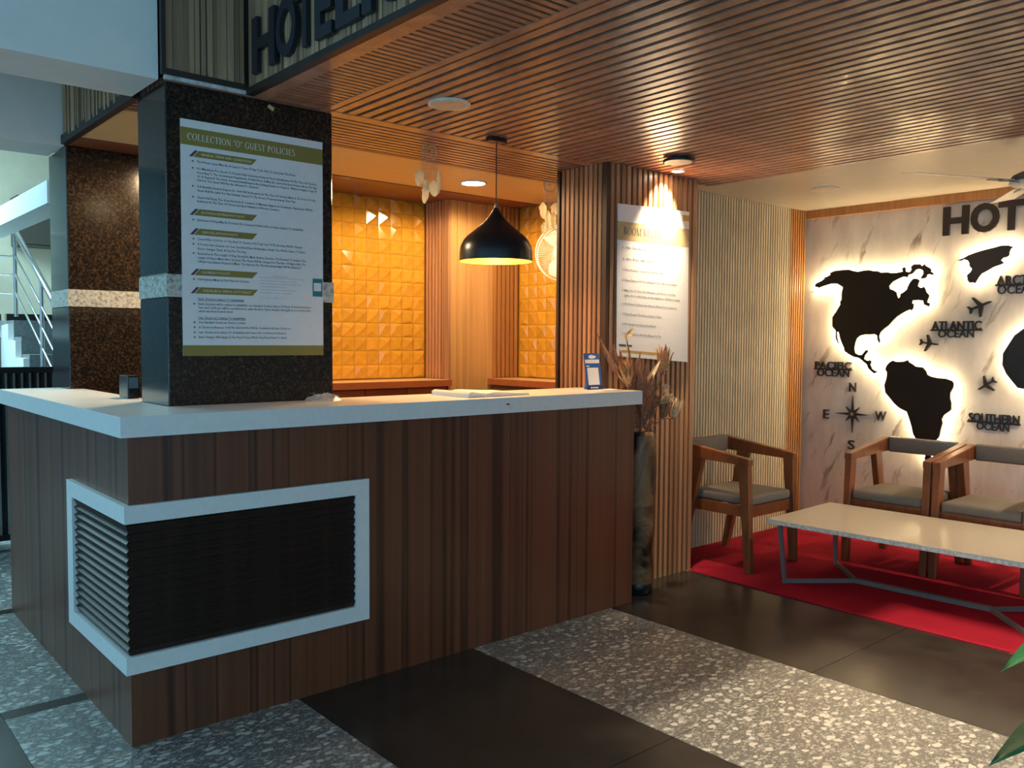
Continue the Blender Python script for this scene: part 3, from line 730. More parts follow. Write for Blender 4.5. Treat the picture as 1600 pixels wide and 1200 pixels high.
# dream catchers
def dreamcatcher(label, x, y, z, s, ang, fe):
    t = thing('dreamcatcher', label, 'dream catcher', (x, y, z-.28*s), 'dream catchers hanging from the ceiling')
    ca, sa = math.cos(ang), math.sin(ang)
    Q = lambda u, w: (x+u*s*ca, y+u*s*sa, z+w*s)
    obj('string', MB().tube([Q(0, .040), (x, y, CZ)], .0009, 6), 'twine', t)
    obj('hoop', MB().tube([Q(.036*math.cos(a), .040*math.sin(a)) for a in [2*PI*k/28 for k in range(28)]], .0032*s, 8, True), 'twine', t, smooth=True)
    m = MB()
    for ring, rr in ((0, .030), (1, .021), (2, .012)):
        m.tube([Q(rr*math.cos(a+ring*.3)*(1 if k % 2 else .88), rr*1.1*math.sin(a+ring*.3)*(1 if k % 2 else .88)) for k, a in [(k, 2*PI*k/20) for k in range(20)]], .0008*s, 5, True)
    for k in range(10):
        a = 2*PI*k/10; m.tube([Q(.004*math.cos(a+.3), .004*math.sin(a+.3)), Q(.035*math.cos(a), .039*math.sin(a))], .0008*s, 5)
    obj('web', m, 'twine', t)
    obj('bead', MB().lathe([(.0005, -.004*s), (.004*s, 0), (.0005, .004*s)], (x, y, z), 10), 'dark_box', t)
    m = MB(); rr = random.Random(int(z*1000))
    for k in range(9):
        u = -.034+.0085*k; m.tube([Q(u, -.040+.012*abs(u)/.036), Q(u*1.1, -.085), Q(u*1.05+rr.uniform(-.004, .004), -.125-rr.uniform(0, .02))], .0010*s, 5)
    for w in (-.06, -.08): m.tube([Q(-.036, w), Q(0, w-.006), Q(.036, w)], .0010*s, 5)
    obj('tassel_net', m, 'twine', t)
    for (u, w0, w1, wid, lean) in fe:
        n = 7; pts = []
        prof = [0.25, .7, 1, .95, .85, .6, .2]
        L_ = [Q(u+lean*i/(n-1)-wid*prof[i]*1.4*(1+.12*((i*7) % 3-1)), w0+(w1-w0)*i/(n-1)) for i in range(n)]
        R_ = [Q(u+lean*i/(n-1)+wid*prof[i]*1.4*(1+.12*((i*5) % 3-1)), w0+(w1-w0)*i/(n-1)) for i in range(n)]
        C_ = [Q(u+lean*i/(n-1), w0+(w1-w0)*i/(n-1)) for i in range(n)]
        C_ = [(p[0]-.004*sa*s-.003, p[1]-.006*s, p[2]) for p in C_]
        o = obj('feather', MB().add(L_+C_+R_, [(i, i+n, i+n+1, i+1) for i in range(n-1)]+[(i+n, i+2*n, i+2*n+1, i+n+1) for i in range(n-1)]), 'feather', t)
        sd = o.modifiers.new('thick', 'SOLIDIFY'); sd.thickness = .0012
    return t
FE = [(-.046, -.085, -.165, .017, -.004), (-.012, -.150, -.250, .013, -.012), (.022, -.140, -.215, .019, .004), (.044, -.090, -.200, .007, .002), (-.018, -.135, -.190, .010, .004)]
dreamcatcher('dream catcher with cream feathers hanging in front of the back desk', 1.592, .50, 2.330, 1.02, -.65, FE)
dreamcatcher('dream catcher with cream feathers hanging beside the slatted pillar and wall fan', 2.598, .70, 2.318, 1.0, -.65,
             [(-.040, -.105, -.200, .016, .004), (-.012, -.150, -.275, .014, .006), (.036, -.105, -.185, .018, -.010), (.020, -.160, -.265, .012, .006), (-.030, -.220, -.29, .012, -.004)])

# wall fan
FC = Vector((3.10, 1.09, 1.98)); fd = Vector((-.80, -.60, .02)).normalized(); fu = Vector((0, 0, 1)); fu = (fu-fd*fu.dot(fd)).normalized(); fs_ = fd.cross(fu)
t = thing('wall_fan', 'white round wall fan with wire guard half hidden by the slatted pillar', 'fan', tuple(FC))
R_ = lambda a, r, d: FC+fs_*(r*math.cos(a))+fu*(r*math.sin(a))+fd*d
FR = .185
m = MB()
for d, r in ((.035, FR), (-.035, FR)): m.tube([R_(2*PI*k/48, r, d) for k in range(48)], .004, 6, True)
obj('guard_rim', m, 'white_plastic', t, smooth=True)
m = MB()
for k in range(72):
    a = 2*PI*k/72
    m.tube([R_(a, .055, .075), R_(a+.05, .12, .070), R_(a+.1, FR, .036)], .0012, 4); m.tube([R_(a, .05, -.07), R_(a, FR, -.036)], .0012, 4)
g = obj('guard_wires', m, 'white_plastic', t)
m = MB(); m.add([R_(2*PI*k/32, .058, .076) for k in range(32)]+[R_(2*PI*k/32, .050, .084) for k in range(32)], [(k, (k+1) % 32, 32+(k+1) % 32, 32+k) for k in range(32)]+[tuple(range(32, 64))])
obj('badge_disc', m, 'white_plastic', t)
for q in range(3):
    m = MB(); a0 = q*2*PI/3+.5; n = 8
    v1 = [R_(a0+.15*i/n, .03+(FR-.045)*i/n, .02) for i in range(n+1)]; v2 = [R_(a0+.3+.75*math.sin(PI*(.25+.6*i/n)), .03+(FR-.045)*i/n, -.02) for i in range(n+1)]
    o = obj('blade', m.add(v1+v2, [(i, i+1, n+2+i, n+1+i) for i in range(n)]), 'white_plastic', t); sd = o.modifiers.new('thick', 'SOLIDIFY'); sd.thickness = .003
m = MB(); mz = [R_(2*PI*k/20, .05, -.03) for k in range(20)]+[R_(2*PI*k/20, .045, -.14) for k in range(20)]
obj('motor', m.add(mz, [(k, (k+1) % 20, 20+(k+1) % 20, 20+k) for k in range(20)]+[tuple(range(20)), tuple(range(20, 40))]), 'white_plastic', t, fix=True)
back = R_(0, 0, -.12)
obj('bracket', MB().tube([back, back+Vector((.02, .01, -.07)), Vector((3.288, back.y+.02, back.z-.08))], .014, 10).box(3.270, 3.289, back.y-.02, back.y+.06, back.z-.13, back.z-.02), 'white_plastic', t)

# things on the counter
t = thing('ledger', 'open white ledger lying on the counter below the pendant lamp', 'book', (1.67, .19, CT))
def pageblock(x0, x1, y0, y1, z0, prof):
    n = len(prof); vs = []
    for i, h in enumerate(prof):
        x = x0+(x1-x0)*i/(n-1)
        vs += [(x, y0, z0), (x, y1, z0), (x, y1+.004, z0+h), (x, y0-.002, z0+h)]
    fs = []
    for i in range(n-1):
        a, c = 4*i, 4*i+4
        fs += [(a, a+1, c+1, c), (a+3, c+3, c+2, a+2), (a, c, c+3, a+3), (a+1, a+2, c+2, c+1)]
    fs += [(0, 3, 2, 1), (4*n-4, 4*n-3, 4*n-2, 4*n-1)]
    return MB().add(vs, fs)
obj('cover', MB().box(1.485, 1.865, .045, .335, CT, CT+.003), 'white_laminate', t)
obj('left_pages', pageblock(1.49, 1.60, .05, .33, CT+.003, [.016, .024, .022, .018, .016, .014, .012]), 'paper', t)
obj('right_pages', pageblock(1.603, 1.86, .05, .33, CT+.003, [.014, .019, .018, .015, .013, .011, .010, .009]), 'paper', t)
t = thing('payment_sign', 'small blue payment sign with a white panel standing on the counter end', 'sign', (2.47, .205, CT))
def lean(x, z, d=0): return (x, .190+z*.16-d, CT+z)
def lq(x0, x1, z0, z1, d): return MB().add([lean(x0, z0, d), lean(x1, z0, d), lean(x1, z1, d), lean(x0, z1, d)], [(0, 1, 2, 3)])
sx = 2.408
obj('board', MB().hexa([lean(sx, 0, 0), lean(sx+.118, 0, 0), lean(sx+.118, 0, -.003), lean(sx, 0, -.003)], [lean(sx, .195, 0), lean(sx+.118, .195, 0), lean(sx+.118, .195, -.003), lean(sx, .195, -.003)]), 'blue_print', t)
obj('white_strip', lq(sx+.004, sx+.114, .142, .162, .0006), 'paper', t)
obj('white_panel', lq(sx+.014, sx+.100, .026, .118, .0006), 'paper', t)
obj('navy_foot', lq(sx, sx+.118, 0, .022, .0006), 'navy_print', t)
obj('header_logo', MB().add([lean(sx+.032, .171, .0006), lean(sx+.055, .166, .0006), lean(sx+.085, .170, .0006), lean(sx+.092, .180, .0006), lean(sx+.060, .187, .0006), lean(sx+.036, .184, .0006)], [(0, 1, 2, 3, 4, 5)]), 'paper', t)
obj('small_logo', lq(sx+.010, sx+.034, .124, .130, .0006), 'paper', t)
obj('foot_mark', lq(sx+.028, sx+.038, .007, .016, .0010).add(lq(sx+.042, sx+.086, .008, .014, .0010).v, [(0, 1, 2, 3)]), 'paper', t)
obj('prop', MB().hexa([(sx+.04, .200, CT), (sx+.078, .200, CT), (sx+.078, .255, CT), (sx+.04, .255, CT)], [(sx+.04, .208, CT+.09), (sx+.078, .208, CT+.09), (sx+.078, .211, CT+.09), (sx+.04, .211, CT+.09)]), 'blue_print', t)
t = thing('card_terminal', 'small black device on the side counter behind the near column', 'device', (.29, .92, CT))
obj('body', MB().box(.262, .312, .86, .98, CT, CT+.10), 'screen_black', t, bevel=.004)
obj('screen', MB().box(.268, .306, .858, .8605, CT+.045, CT+.092), 'steel_blue_print', t)
# crumpled film at the foot of the column
rs = random.Random(11); vs = []; n = 9
for j in range(n):
    for i in range(n):
        u, v = i/(n-1), j/(n-1); hgt = .030*math.sin(PI*u)*math.sin(PI*v)
        vs.append((.80+.16*u+rs.uniform(-.006, .006), .215+.10*v+rs.uniform(-.006, .006), CT+.0015+max(0, hgt+rs.uniform(-.008, .010)) if 0 < i < n-1 and 0 < j < n-1 else CT+.001))
o = obj('plastic_film', MB().add(vs, [(j*n+i, j*n+i+1, (j+1)*n+i+1, (j+1)*n+i) for j in range(n-1) for i in range(n-1)]), 'clear_film')
tag(o, 'crumpled clear plastic film at the foot of the near column', 'plastic')

# ================================================================== VASE AND DRIED FLOWERS
VX, VY = 2.74, .108
t = thing('floor_vase', 'tall brown mottled glossy floor vase between the counter and slatted pillar', 'vase', (VX, VY, 0))
obj('body', MB().lathe([(.080, .06), (.086, .15), (.092, .35), (.096, .58), (.097, .70), (.094, .80), (.086, .88), (.080, .906), (.074, .906), (.078, .86), (.080, .6), (.02, .3)], (VX, VY, 0), 40), 'horn_vase', t, smooth=True)
obj('foot', MB().lathe([(.074, 0), (.082, .004), (.082, .055), (.079, .062)], (VX, VY, 0), 40, cap0=True), 'black_metal', t, smooth=True)
def stem_to(m, p, r=.004):
    a = Vector((VX+(p[0]-VX)*.15, VY+(p[1]-VY)*.15, .55)); b_ = Vector((VX+(p[0]-VX)*.3, VY+(p[1]-VY)*.3, .90)); q = Vector(p)
    mid = (b_+q)/2+Vector((0, 0, .03)); m.tube([a, b_, mid, q], r, 6)
def flower(label, p, d, s, mat, petals=9):
    s *= 1.5; rr = random.Random(int(p[0]*1000)); d = Vector(d).normalized(); t = thing('dried_flower', label, 'dried flower', (VX, VY, .6), 'dried stems in the floor vase')
    m = MB(); stem_to(m, p); obj('stem', m, 'dry_leaf', t)
    a1 = d.orthogonal().normalized(); a2 = d.cross(a1); p = Vector(p)
    m = MB(); n = 6
    for layer, (spread, ln, off) in enumerate(((.55, 1.0, 0), (.32, 1.12, .35), (.14, 1.05, .1))):
        for k in range(petals):
            a = 2*PI*k/petals+off; o1 = a1*math.cos(a)+a2*math.sin(a); tn = d.cross(o1)
            L_, R2 = [], []; pl = rr.uniform(.8, 1.12)
            for i in range(n):
                u = i/(n-1); rad = s*(.10+spread*.50*math.sin(min(1, u*1.25)*PI*.62)+spread*.45*u**3); h = s*ln*pl*1.45*u; w = s*.125*math.sin(PI*(.12+.86*u))
                c = p+d*h+o1*rad; L_.append(c-tn*w); R2.append(c+tn*w)
            m.add(L_+R2, [(i, i+1, n+i+1, n+i) for i in range(n-1)])
    o = obj('petals', m, mat, t); sd = o.modifiers.new('thick', 'SOLIDIFY'); sd.thickness = .0015
    mm = MB(); pts = [p-d*s*.08, p+d*s*.1, p+d*s*.6]; mm.tube(pts, s*.20, 10, r1=s*.10); obj('calyx', mm, 'dry_leaf', t)
flower('golden dried protea leaning over the counter end', (2.600, .07, 1.170), (-.45, -.1, .85), .058, 'dry_petal')
flower('large upright brown dried protea at the right of the vase', (2.905, .085, 1.225), (.12, 0, 1), .060, 'dry_petal')
flower('pale open dried rose facing the room above the vase', (2.850, .05, 1.060), (-.1, -.8, .4), .036, 'dry_petal_pale')
flower('dried bud drooping lowest at the right of the vase', (3.005, .09, .965), (.35, -.05, .9), .048, 'dry_petal_pale')
flower('small dried bud between the two brown proteas', (2.895, .06, 1.09), (.1, -.1, 1), .030, 'dry_petal_pale', 7)
flower('dark dried protea low beside the counter edge', (2.705, .05, .99), (-.05, -.1, 1), .050, 'dry_leaf')
flower('dull brown dried protea under the pale rose', (2.900, .07, .970), (.05, -.1, 1), .055, 'dry_leaf')
def dleaf(label, tip, w, bend, mat='dry_leaf', base=None):
    t = thing('dried_leaf', label, 'dried leaf', (VX, VY, .6), 'dried stems in the floor vase')
    w *= 1.5; b0 = Vector(base) if base else Vector((VX+(tip[0]-VX)*.15, VY, .92)); tip = Vector(tip); n = 9; L_, R2, C_ = [], [], []
    side = Vector((.756, -.654, 0))
    for i in range(n):
        u = i/(n-1); c = b0.lerp(tip, u)+Vector((bend[0], 0, bend[1]))*math.sin(PI*u)
        ww = w*math.sin(PI*min(1, .15+.85*u))**.8 if u < 1 else .0008
        L_.append(c-side*ww); R2.append(c+side*ww); C_.append(c+Vector((.3, .7, 0))*ww*.5)
    o = obj('blade', MB().add(L_+C_+R2, [(i, i+1, n+i+1, n+i) for i in range(n-1)]+[(n+i, n+i+1, 2*n+i+1, 2*n+i) for i in range(n-1)]), mat, t); sd = o.modifiers.new('thick', 'SOLIDIFY'); sd.thickness = .0012
    m = MB(); m.tube([Vector((VX+(b0.x-VX)*.5, VY, .55)), b0, b0.lerp(tip, .08)+Vector((bend[0], 0, bend[1]))*math.sin(PI*.08)], .0025, 6); obj('stalk', m, mat, t)
dleaf('long dried leaf blade reaching farthest left over the payment sign', (2.372, .09, 1.444), .013, (-.01, -.02), 'dry_leaf', (2.665, .10, 1.13))
dleaf('dried leaf blade curving up just right of the payment sign', (2.486, .08, 1.387), .016, (-.03, -.01), 'dry_leaf', (2.665, .09, 1.12))
dleaf('broad dried leaf below the poster edge', (2.560, .10, 1.36), .022, (.0, -.02))
dleaf('thin dried grass stalk crossing the room rules poster', (2.600, .09, 1.43), .006, (.015, .0))
dleaf('pale dried tassel at the tip of the thin grass stalk', (2.655, .09, 1.475), .013, (0, 0), 'dry_petal_pale', (2.602, .09, 1.415))
dleaf('dark pointed dried leaf in the middle of the vase', (2.715, .09, 1.342), .012, (-.01, .0))
dleaf('pale straw coloured folded leaf under the poster', (2.882, .08, 1.300), .012, (-.03, -.02), 'dry_petal_pale', (2.80, .09, 1.17))
dleaf('short reddish dried leaf beside the golden protea', (2.49, .06, 1.24), .014, (.02, .03), 'dry_leaf', (2.66, .09, 1.15))
dleaf('short brown dried leaf left of the dark pointed leaf', (2.69, .06, 1.25), .022, (0, 0))
for tx, tz, w, lb in ((2.66, 1.30, .02, 'brown dried leaf rising between the grass stalk and dark pointed leaf'), (2.75, 1.28, .018, 'brown dried leaf standing close behind the dark pointed leaf'),
        (2.78, 1.16, .026, 'broad short brown dried leaf above the vase mouth'), (2.83, 1.18, .016, 'narrow brown dried leaf just above the pale open rose'),
        (2.71, 1.14, .026, 'broad low brown dried leaf beside the counter end'), (2.86, 1.10, .020, 'short brown dried leaf tucked behind the pale open rose')):
    dleaf(lb, (tx, .075, tz), w, (rnd.uniform(-.02, .02), 0), rnd.choice(('dry_leaf', 'dry_leaf', 'dry_petal')))
dleaf('upright brown dried leaf right of the dark pointed leaf', (2.80, .07, 1.22), .020, (.0, .0))

# ================================================================== LOUNGE
# red carpet with a slightly lifted, wavy front edge
m = MB(); nx, ny = 26, 60; vs = []
for j in range(ny+1):
    for i in range(nx+1):
        x = 3.31+1.85*i/nx; y = .195-4.6*j/ny
        z = .006
        if i < 7 and j < 8: z += .018*math.exp(-((x-3.44)/.07)**2)*math.exp(-((y-.10)/.09)**2)
        x += .012*math.sin(y*2.1)*(1-i/nx) if i == 0 else 0
        vs.append((x, y, z))
fs = [(j*(nx+1)+i, (j+1)*(nx+1)+i, (j+1)*(nx+1)+i+1, j*(nx+1)+i+1) for j in range(ny) for i in range(nx)]
vs += [(x, y, .0005) for x, y, z in vs]; K = (nx+1)*(ny+1)
edge = [i for i in range(nx+1)]+[(j+1)*(nx+1)-1 for j in range(1, ny+1)]+[ny*(nx+1)+i for i in range(nx-1, -1, -1)]+[j*(nx+1) for j in range(ny-1, 0, -1)]
fs += [tuple(q+K for q in f[::-1]) for f in fs]+[(edge[k], edge[(k+1) % len(edge)], edge[(k+1) % len(edge)]+K, edge[k]+K) for k in range(len(edge))]
cp = thing('red_carpet', 'red carpet covering the lounge floor under the chairs and table', 'carpet', (4.2, -1, 0))
obj('carpet_field', MB().add(vs, fs), 'carpet', cp, fix=True)
obj('carpet_return', MB().box(3.372, 5.16, .197, .528, .0005, .006), 'carpet', cp)

def board(c0, d0, c1, d1):
    """tapered board from rectangle d0 at c0 up to rectangle d1 at c1"""
    lo = [(c0[0]-d0[0]/2, c0[1]-d0[1]/2, c0[2]), (c0[0]+d0[0]/2, c0[1]-d0[1]/2, c0[2]), (c0[0]+d0[0]/2, c0[1]+d0[1]/2, c0[2]), (c0[0]-d0[0]/2, c0[1]+d0[1]/2, c0[2])]
    hi = [(c1[0]-d1[0]/2, c1[1]-d1[1]/2, c1[2]), (c1[0]+d1[0]/2, c1[1]-d1[1]/2, c1[2]), (c1[0]+d1[0]/2, c1[1]+d1[1]/2, c1[2]), (c1[0]-d1[0]/2, c1[1]+d1[1]/2, c1[2])]
    return MB().hexa(lo, hi)
def cushion(x0, x1, y0, y1, z0, z1, r=.018, puff=.008):
    me = MB().box(x0, x1, y0, y1, z0, z1).mesh('cushion'); bm = bmesh.new(); bm.from_mesh(me)
    bmesh.ops.bevel(bm, geom=bm.edges[:], offset=r, segments=4, affect='EDGES', profile=.5)
    bmesh.ops.recalc_face_normals(bm, faces=bm.faces)
    bm.to_mesh(me); bm.free(); return me
def armchair(label, x, y, rz, wrapped=False):
    t = thing('armchair', label, 'chair', (x, y, .0065), 'lounge armchairs', rz, local=True)
    W2 = .247
    for s in (-1, 1):
        obj('leg', board((s*W2, -.255, 0), (.042, .044), (s*W2, -.213, .656), (.044, .072)), 'chair_wood', t, bevel=.003, bseg=1)
        obj('leg', board((s*W2, .262, 0), (.042, .040), (s*W2, .125, .668), (.042, .085)), 'chair_wood', t, bevel=.003, bseg=1)
        lo = [(s*W2-.024, -.255, .650), (s*W2+.024, -.255, .650), (s*W2+.024, .268, .668), (s*W2-.024, .268, .668)]
        hi = [(s*W2-.024, -.255, .692), (s*W2+.024, -.255, .692), (s*W2+.024, .275, .762), (s*W2-.024, .275, .762)]
        obj('armrest', MB().hexa(lo, hi), 'chair_wood', t, bevel=.005, bseg=2)
        obj('seat_rail', MB().box(s*(W2-.012)-.011, s*(W2-.012)+.011, -.225, .20, .335, .400), 'chair_wood', t)
    obj('front_rail', MB().box(-W2+.02, W2-.02, -.235, -.212, .330, .400), 'chair_wood', t)
    obj('rear_rail', MB().box(-W2+.02, W2-.02, .175, .198, .335, .400), 'chair_wood', t)
    obj('seat', cushion(-W2+.027, W2-.027, -.245, .195, .400, .462, .020), 'fabric_grey', t, smooth=True)
    bk = obj('backrest', cushion(-W2+.026, W2-.026, .232, .276, .664, .768, .014), 'fabric_wrapped' if wrapped else 'fabric_grey', t, smooth=True)
    if wrapped: bk['label'] = 'grey backrest still in clear plastic wrap'
    return t
armchair('wooden armchair against the cream batten wall beside the slatted pillar', 3.775, .165, 0)
armchair('wooden armchair before the map wall with plastic wrapped backrest', 4.545, -.545, -PI/2, True)
armchair('wooden armchair before the map wall at the right edge of the picture', 4.545, -1.095, -PI/2)

# coffee table
tb = thing('coffee_table', 'low coffee table with worn cream top and dark metal base on the red carpet', 'table', (3.86, -.96, .0065), None, math.radians(2.5), local=True)
TX, TY = .385, .720
obj('top', MB().box(-TX, TX, -TY, TY, .346, .374), 'table_top', tb, bevel=.004)
rs = random.Random(2)
m = MB(); N_ = 46
for k in range(N_):
    y0 = -TY+2*TY*k/N_; y1 = -TY+2*TY*(k+1)/N_
    m.add([(-TX-.0012, y0, .346+rs.uniform(0, .004)), (-TX-.0012, y1, .346+rs.uniform(0, .004)), (-TX-.0012, y1, .366+rs.uniform(-.004, .005)), (-TX-.0012, y0, .366+rs.uniform(-.004, .005))], [(0, 3, 2, 1)])
o = obj('worn_edge', m, 'table_edge', tb); o['kind'] = 'stuff'
for sy in (-1, 1):
    for sx_ in (-1, 1):
        obj('leg', board((sx_*.315, sy*.635, 0), (.020, .020), (sx_*.340, sy*.660, .346), (.022, .022)), 'grey_metal', tb)
        a = Vector((sx_*.315, sy*.635, .012)); c = Vector((0, sy*.36, .012)); d = (c-a).normalized(); q = Vector((-d.y, d.x, 0))*.010
        obj('foot_bar', MB().hexa([tuple(a-q-Vector((0, 0, .011))), tuple(a+q-Vector((0, 0, .011))), tuple(c+q-Vector((0, 0, .011))), tuple(c-q-Vector((0, 0, .011)))], [tuple(a-q+Vector((0, 0, .011))), tuple(a+q+Vector((0, 0, .011))), tuple(c+q+Vector((0, 0, .011))), tuple(c-q+Vector((0, 0, .011)))]), 'grey_metal', tb, fix=True)
obj('spine_bar', MB().box(-.016, .016, -.37, .37, .001, .026), 'grey_metal', tb)

# ================================================================== MAP WALL
MX = 5.17
def continent(name, label, pts, holes=None):
    t = thing(name, label, 'wall map', (MX, sum(p[0] for p in pts)/len(pts), min(p[1] for p in pts)), 'backlit black map pieces on the marble wall')
    n = len(pts)
    area = sum(pts[i][0]*pts[(i+1) % n][1]-pts[(i+1) % n][0]*pts[i][1] for i in range(n))
    if area < 0: pts = pts[::-1]
    from mathutils.geometry import tessellate_polygon
    tri = tessellate_polygon([[Vector((a, c, 0)) for a, c in pts]])
    x0, x1 = MX-.052, MX-.042
    vs = [(x0, a, c) for a, c in pts]+[(x1, a, c) for a, c in pts]
    fs = [tuple(q) for q in tri]+[tuple(n+i for i in q) for q in tri]+[(i, (i+1) % n, n+(i+1) % n, n+i) for i in range(n)]
    obj('plate', MB().add(vs, fs), 'black_acrylic', t, fix=True)
    # LED strip set back behind the rim
    ins = []
    for i in range(n):
        p0, p1, p2 = Vector(pts[i-1]), Vector(pts[i]), Vector(pts[(i+1) % n])
        d1 = (p1-p0).normalized(); d2 = (p2-p1).normalized(); nn = Vector((-(d1+d2).y, (d1+d2).x))
        nn = nn.normalized() if nn.length > .3 else Vector((-d1.y, d1.x))
        ins.append(p1+nn*.012)
    m = MB()
    for i in range(n):
        a, c = ins[i], ins[(i+1) % n]
        if (c-a).length < .006 or (c-a).dot(Vector(pts[(i+1) % n])-Vector(pts[i])) < 0: continue
        m.add([(MX-.038, a.x, a.y), (MX-.038, c.x, c.y), (MX-.024, c.x, c.y), (MX-.024, a.x, a.y)], [(0, 1, 2, 3)])
    o = obj('led_strip', m, 'led_strip', t); o['label'] = 'glowing warm light strip'
    ctr_ = Vector((sum(p[0] for p in pts)/n, sum(p[1] for p in pts)/n))
    k = min(range(n), key=lambda i: (ins[i]-ctr_).length); s_ = ins[k].lerp(ctr_, .5)
    obj('standoff', MB().box(MX-.042, MX-.0006, s_.x-.008, s_.x+.008, s_.y-.008, s_.y+.008), 'steel', t)
    return t
continent('continent_panel','large black backlit northern continent cutout with a pale bay',[(0.459,1.786),(0.407,1.815),(0.436,1.829),(0.427,1.847),(0.380,1.866),(0.356,1.883),(0.375,1.891),(0.342,1.893),(0.310,1.908),(0.319,1.920),(0.278,1.935),(0.222,1.938),(0.167,1.938),(0.131,1.925),(0.095,1.918),(0.050,1.925),(0.011,1.926),(-0.020,1.916),(-0.054,1.914),(-0.076,1.901),(-0.123,1.903),(-0.149,1.895),(-0.199,1.896),(-0.232,1.902),(-0.227,1.923),(-0.243,1.932),(-0.254,1.921),(-0.252,1.901),(-0.281,1.895),(-0.293,1.911),(-0.288,1.932),(-0.308,1.947),(-0.352,1.945),(-0.364,1.931),(-0.380,1.944),(-0.392,1.929),(-0.416,1.917),(-0.428,1.903),(-0.425,1.891),(-0.445,1.878),(-0.437,1.865),(-0.418,1.872),(-0.402,1.870),(-0.398,1.853),(-0.379,1.844),(-0.353,1.847),(-0.366,1.863),(-0.375,1.882),(-0.371,1.901),(-0.349,1.912),(-0.325,1.909),(-0.309,1.890),(-0.298,1.881),(-0.273,1.876),(-0.267,1.858),(-0.241,1.865),(-0.208,1.854),(-0.163,1.832),(-0.139,1.804),(-0.145,1.783),(-0.173,1.772),(-0.194,1.756),(-0.197,1.738),(-0.206,1.715),(-0.218,1.724),(-0.220,1.746),(-0.240,1.755),(-0.264,1.774),(-0.269,1.794),(-0.285,1.825),(-0.308,1.849),(-0.335,1.846),(-0.351,1.833),(-0.344,1.811),(-0.341,1.795),(-0.361,1.781),(-0.381,1.790),(-0.393,1.773),(-0.398,1.753),(-0.418,1.732),(-0.418,1.716),(-0.407,1.692),(-0.408,1.680),(-0.424,1.676),(-0.420,1.652),(-0.400,1.660),(-0.384,1.667),(-0.380,1.693),(-0.351,1.698),(-0.307,1.698),(-0.304,1.679),(-0.316,1.671),(-0.313,1.642),(-0.301,1.626),(-0.293,1.635),(-0.264,1.625),(-0.232,1.607),(-0.199,1.587),(-0.171,1.559),(-0.142,1.526),(-0.109,1.501),(-0.084,1.476),(-0.076,1.451),(-0.084,1.418),(-0.076,1.401),(-0.064,1.422),(-0.059,1.455),(-0.037,1.465),(-0.007,1.460),(0.029,1.461),(0.064,1.455),(0.090,1.434),(0.103,1.400),(0.108,1.361),(0.101,1.327),(0.078,1.314),(0.051,1.313),(0.034,1.332),(0.025,1.347),(0.003,1.349),(0.007,1.332),(0.024,1.311),(0.032,1.285),(0.010,1.273),(-0.016,1.277),(-0.025,1.265),(-0.017,1.244),(-0.031,1.214),(-0.049,1.202),(-0.073,1.194),(-0.045,1.181),(-0.018,1.201),(-0.000,1.218),(0.009,1.243),(0.041,1.268),(0.068,1.289),(0.113,1.298),(0.150,1.317),(0.183,1.338),(0.188,1.364),(0.207,1.399),(0.227,1.451),(0.237,1.482),(0.247,1.477),(0.244,1.442),(0.227,1.388),(0.240,1.399),(0.257,1.438),(0.256,1.490),(0.285,1.521),(0.287,1.591),(0.260,1.626),(0.224,1.686),(0.230,1.703),(0.216,1.720),(0.218,1.772),(0.209,1.811),(0.256,1.839),(0.298,1.841),(0.341,1.831),(0.378,1.822)])
continent('continent_panel','black backlit southern continent cutout behind the wrapped armchair',[(-0.135,1.238),(-0.154,1.261),(-0.180,1.277),(-0.200,1.268),(-0.234,1.270),(-0.256,1.271),(-0.286,1.283),(-0.294,1.268),(-0.320,1.254),(-0.339,1.239),(-0.390,1.234),(-0.413,1.208),(-0.424,1.183),(-0.450,1.172),(-0.500,1.164),(-0.542,1.163),(-0.584,1.149),(-0.598,1.132),(-0.596,1.103),(-0.579,1.070),(-0.577,1.033),(-0.587,0.998),(-0.586,0.955),(-0.573,0.939),(-0.542,0.915),(-0.528,0.885),(-0.534,0.857),(-0.524,0.819),(-0.518,0.783),(-0.512,0.760),(-0.485,0.725),(-0.470,0.683),(-0.460,0.645),(-0.466,0.623),(-0.456,0.597),(-0.468,0.572),(-0.446,0.577),(-0.420,0.604),(-0.430,0.642),(-0.400,0.676),(-0.361,0.732),(-0.338,0.767),(-0.326,0.818),(-0.309,0.869),(-0.289,0.920),(-0.236,0.943),(-0.197,0.975),(-0.133,1.047),(-0.124,1.100),(-0.138,1.154),(-0.141,1.192),(-0.127,1.211)])
continent('continent_panel','small slanted backlit island cutout under the HOTEL letters',[(-0.593,1.955),(-0.638,1.969),(-0.663,1.984),(-0.703,1.997),(-0.742,2.007),(-0.790,2.017),(-0.831,2.024),(-0.862,2.032),(-0.904,2.031),(-0.928,2.021),(-0.972,2.030),(-0.938,2.016),(-0.922,2.007),(-0.915,1.987),(-0.914,1.967),(-0.898,1.955),(-0.881,1.954),(-0.865,1.939),(-0.884,1.920),(-0.866,1.911),(-0.823,1.898),(-0.785,1.875),(-0.751,1.858),(-0.733,1.833),(-0.714,1.798),(-0.699,1.804),(-0.679,1.802),(-0.666,1.818),(-0.660,1.853),(-0.682,1.873),(-0.691,1.893),(-0.675,1.910),(-0.672,1.931),(-0.662,1.950),(-0.639,1.957),(-0.614,1.951)])
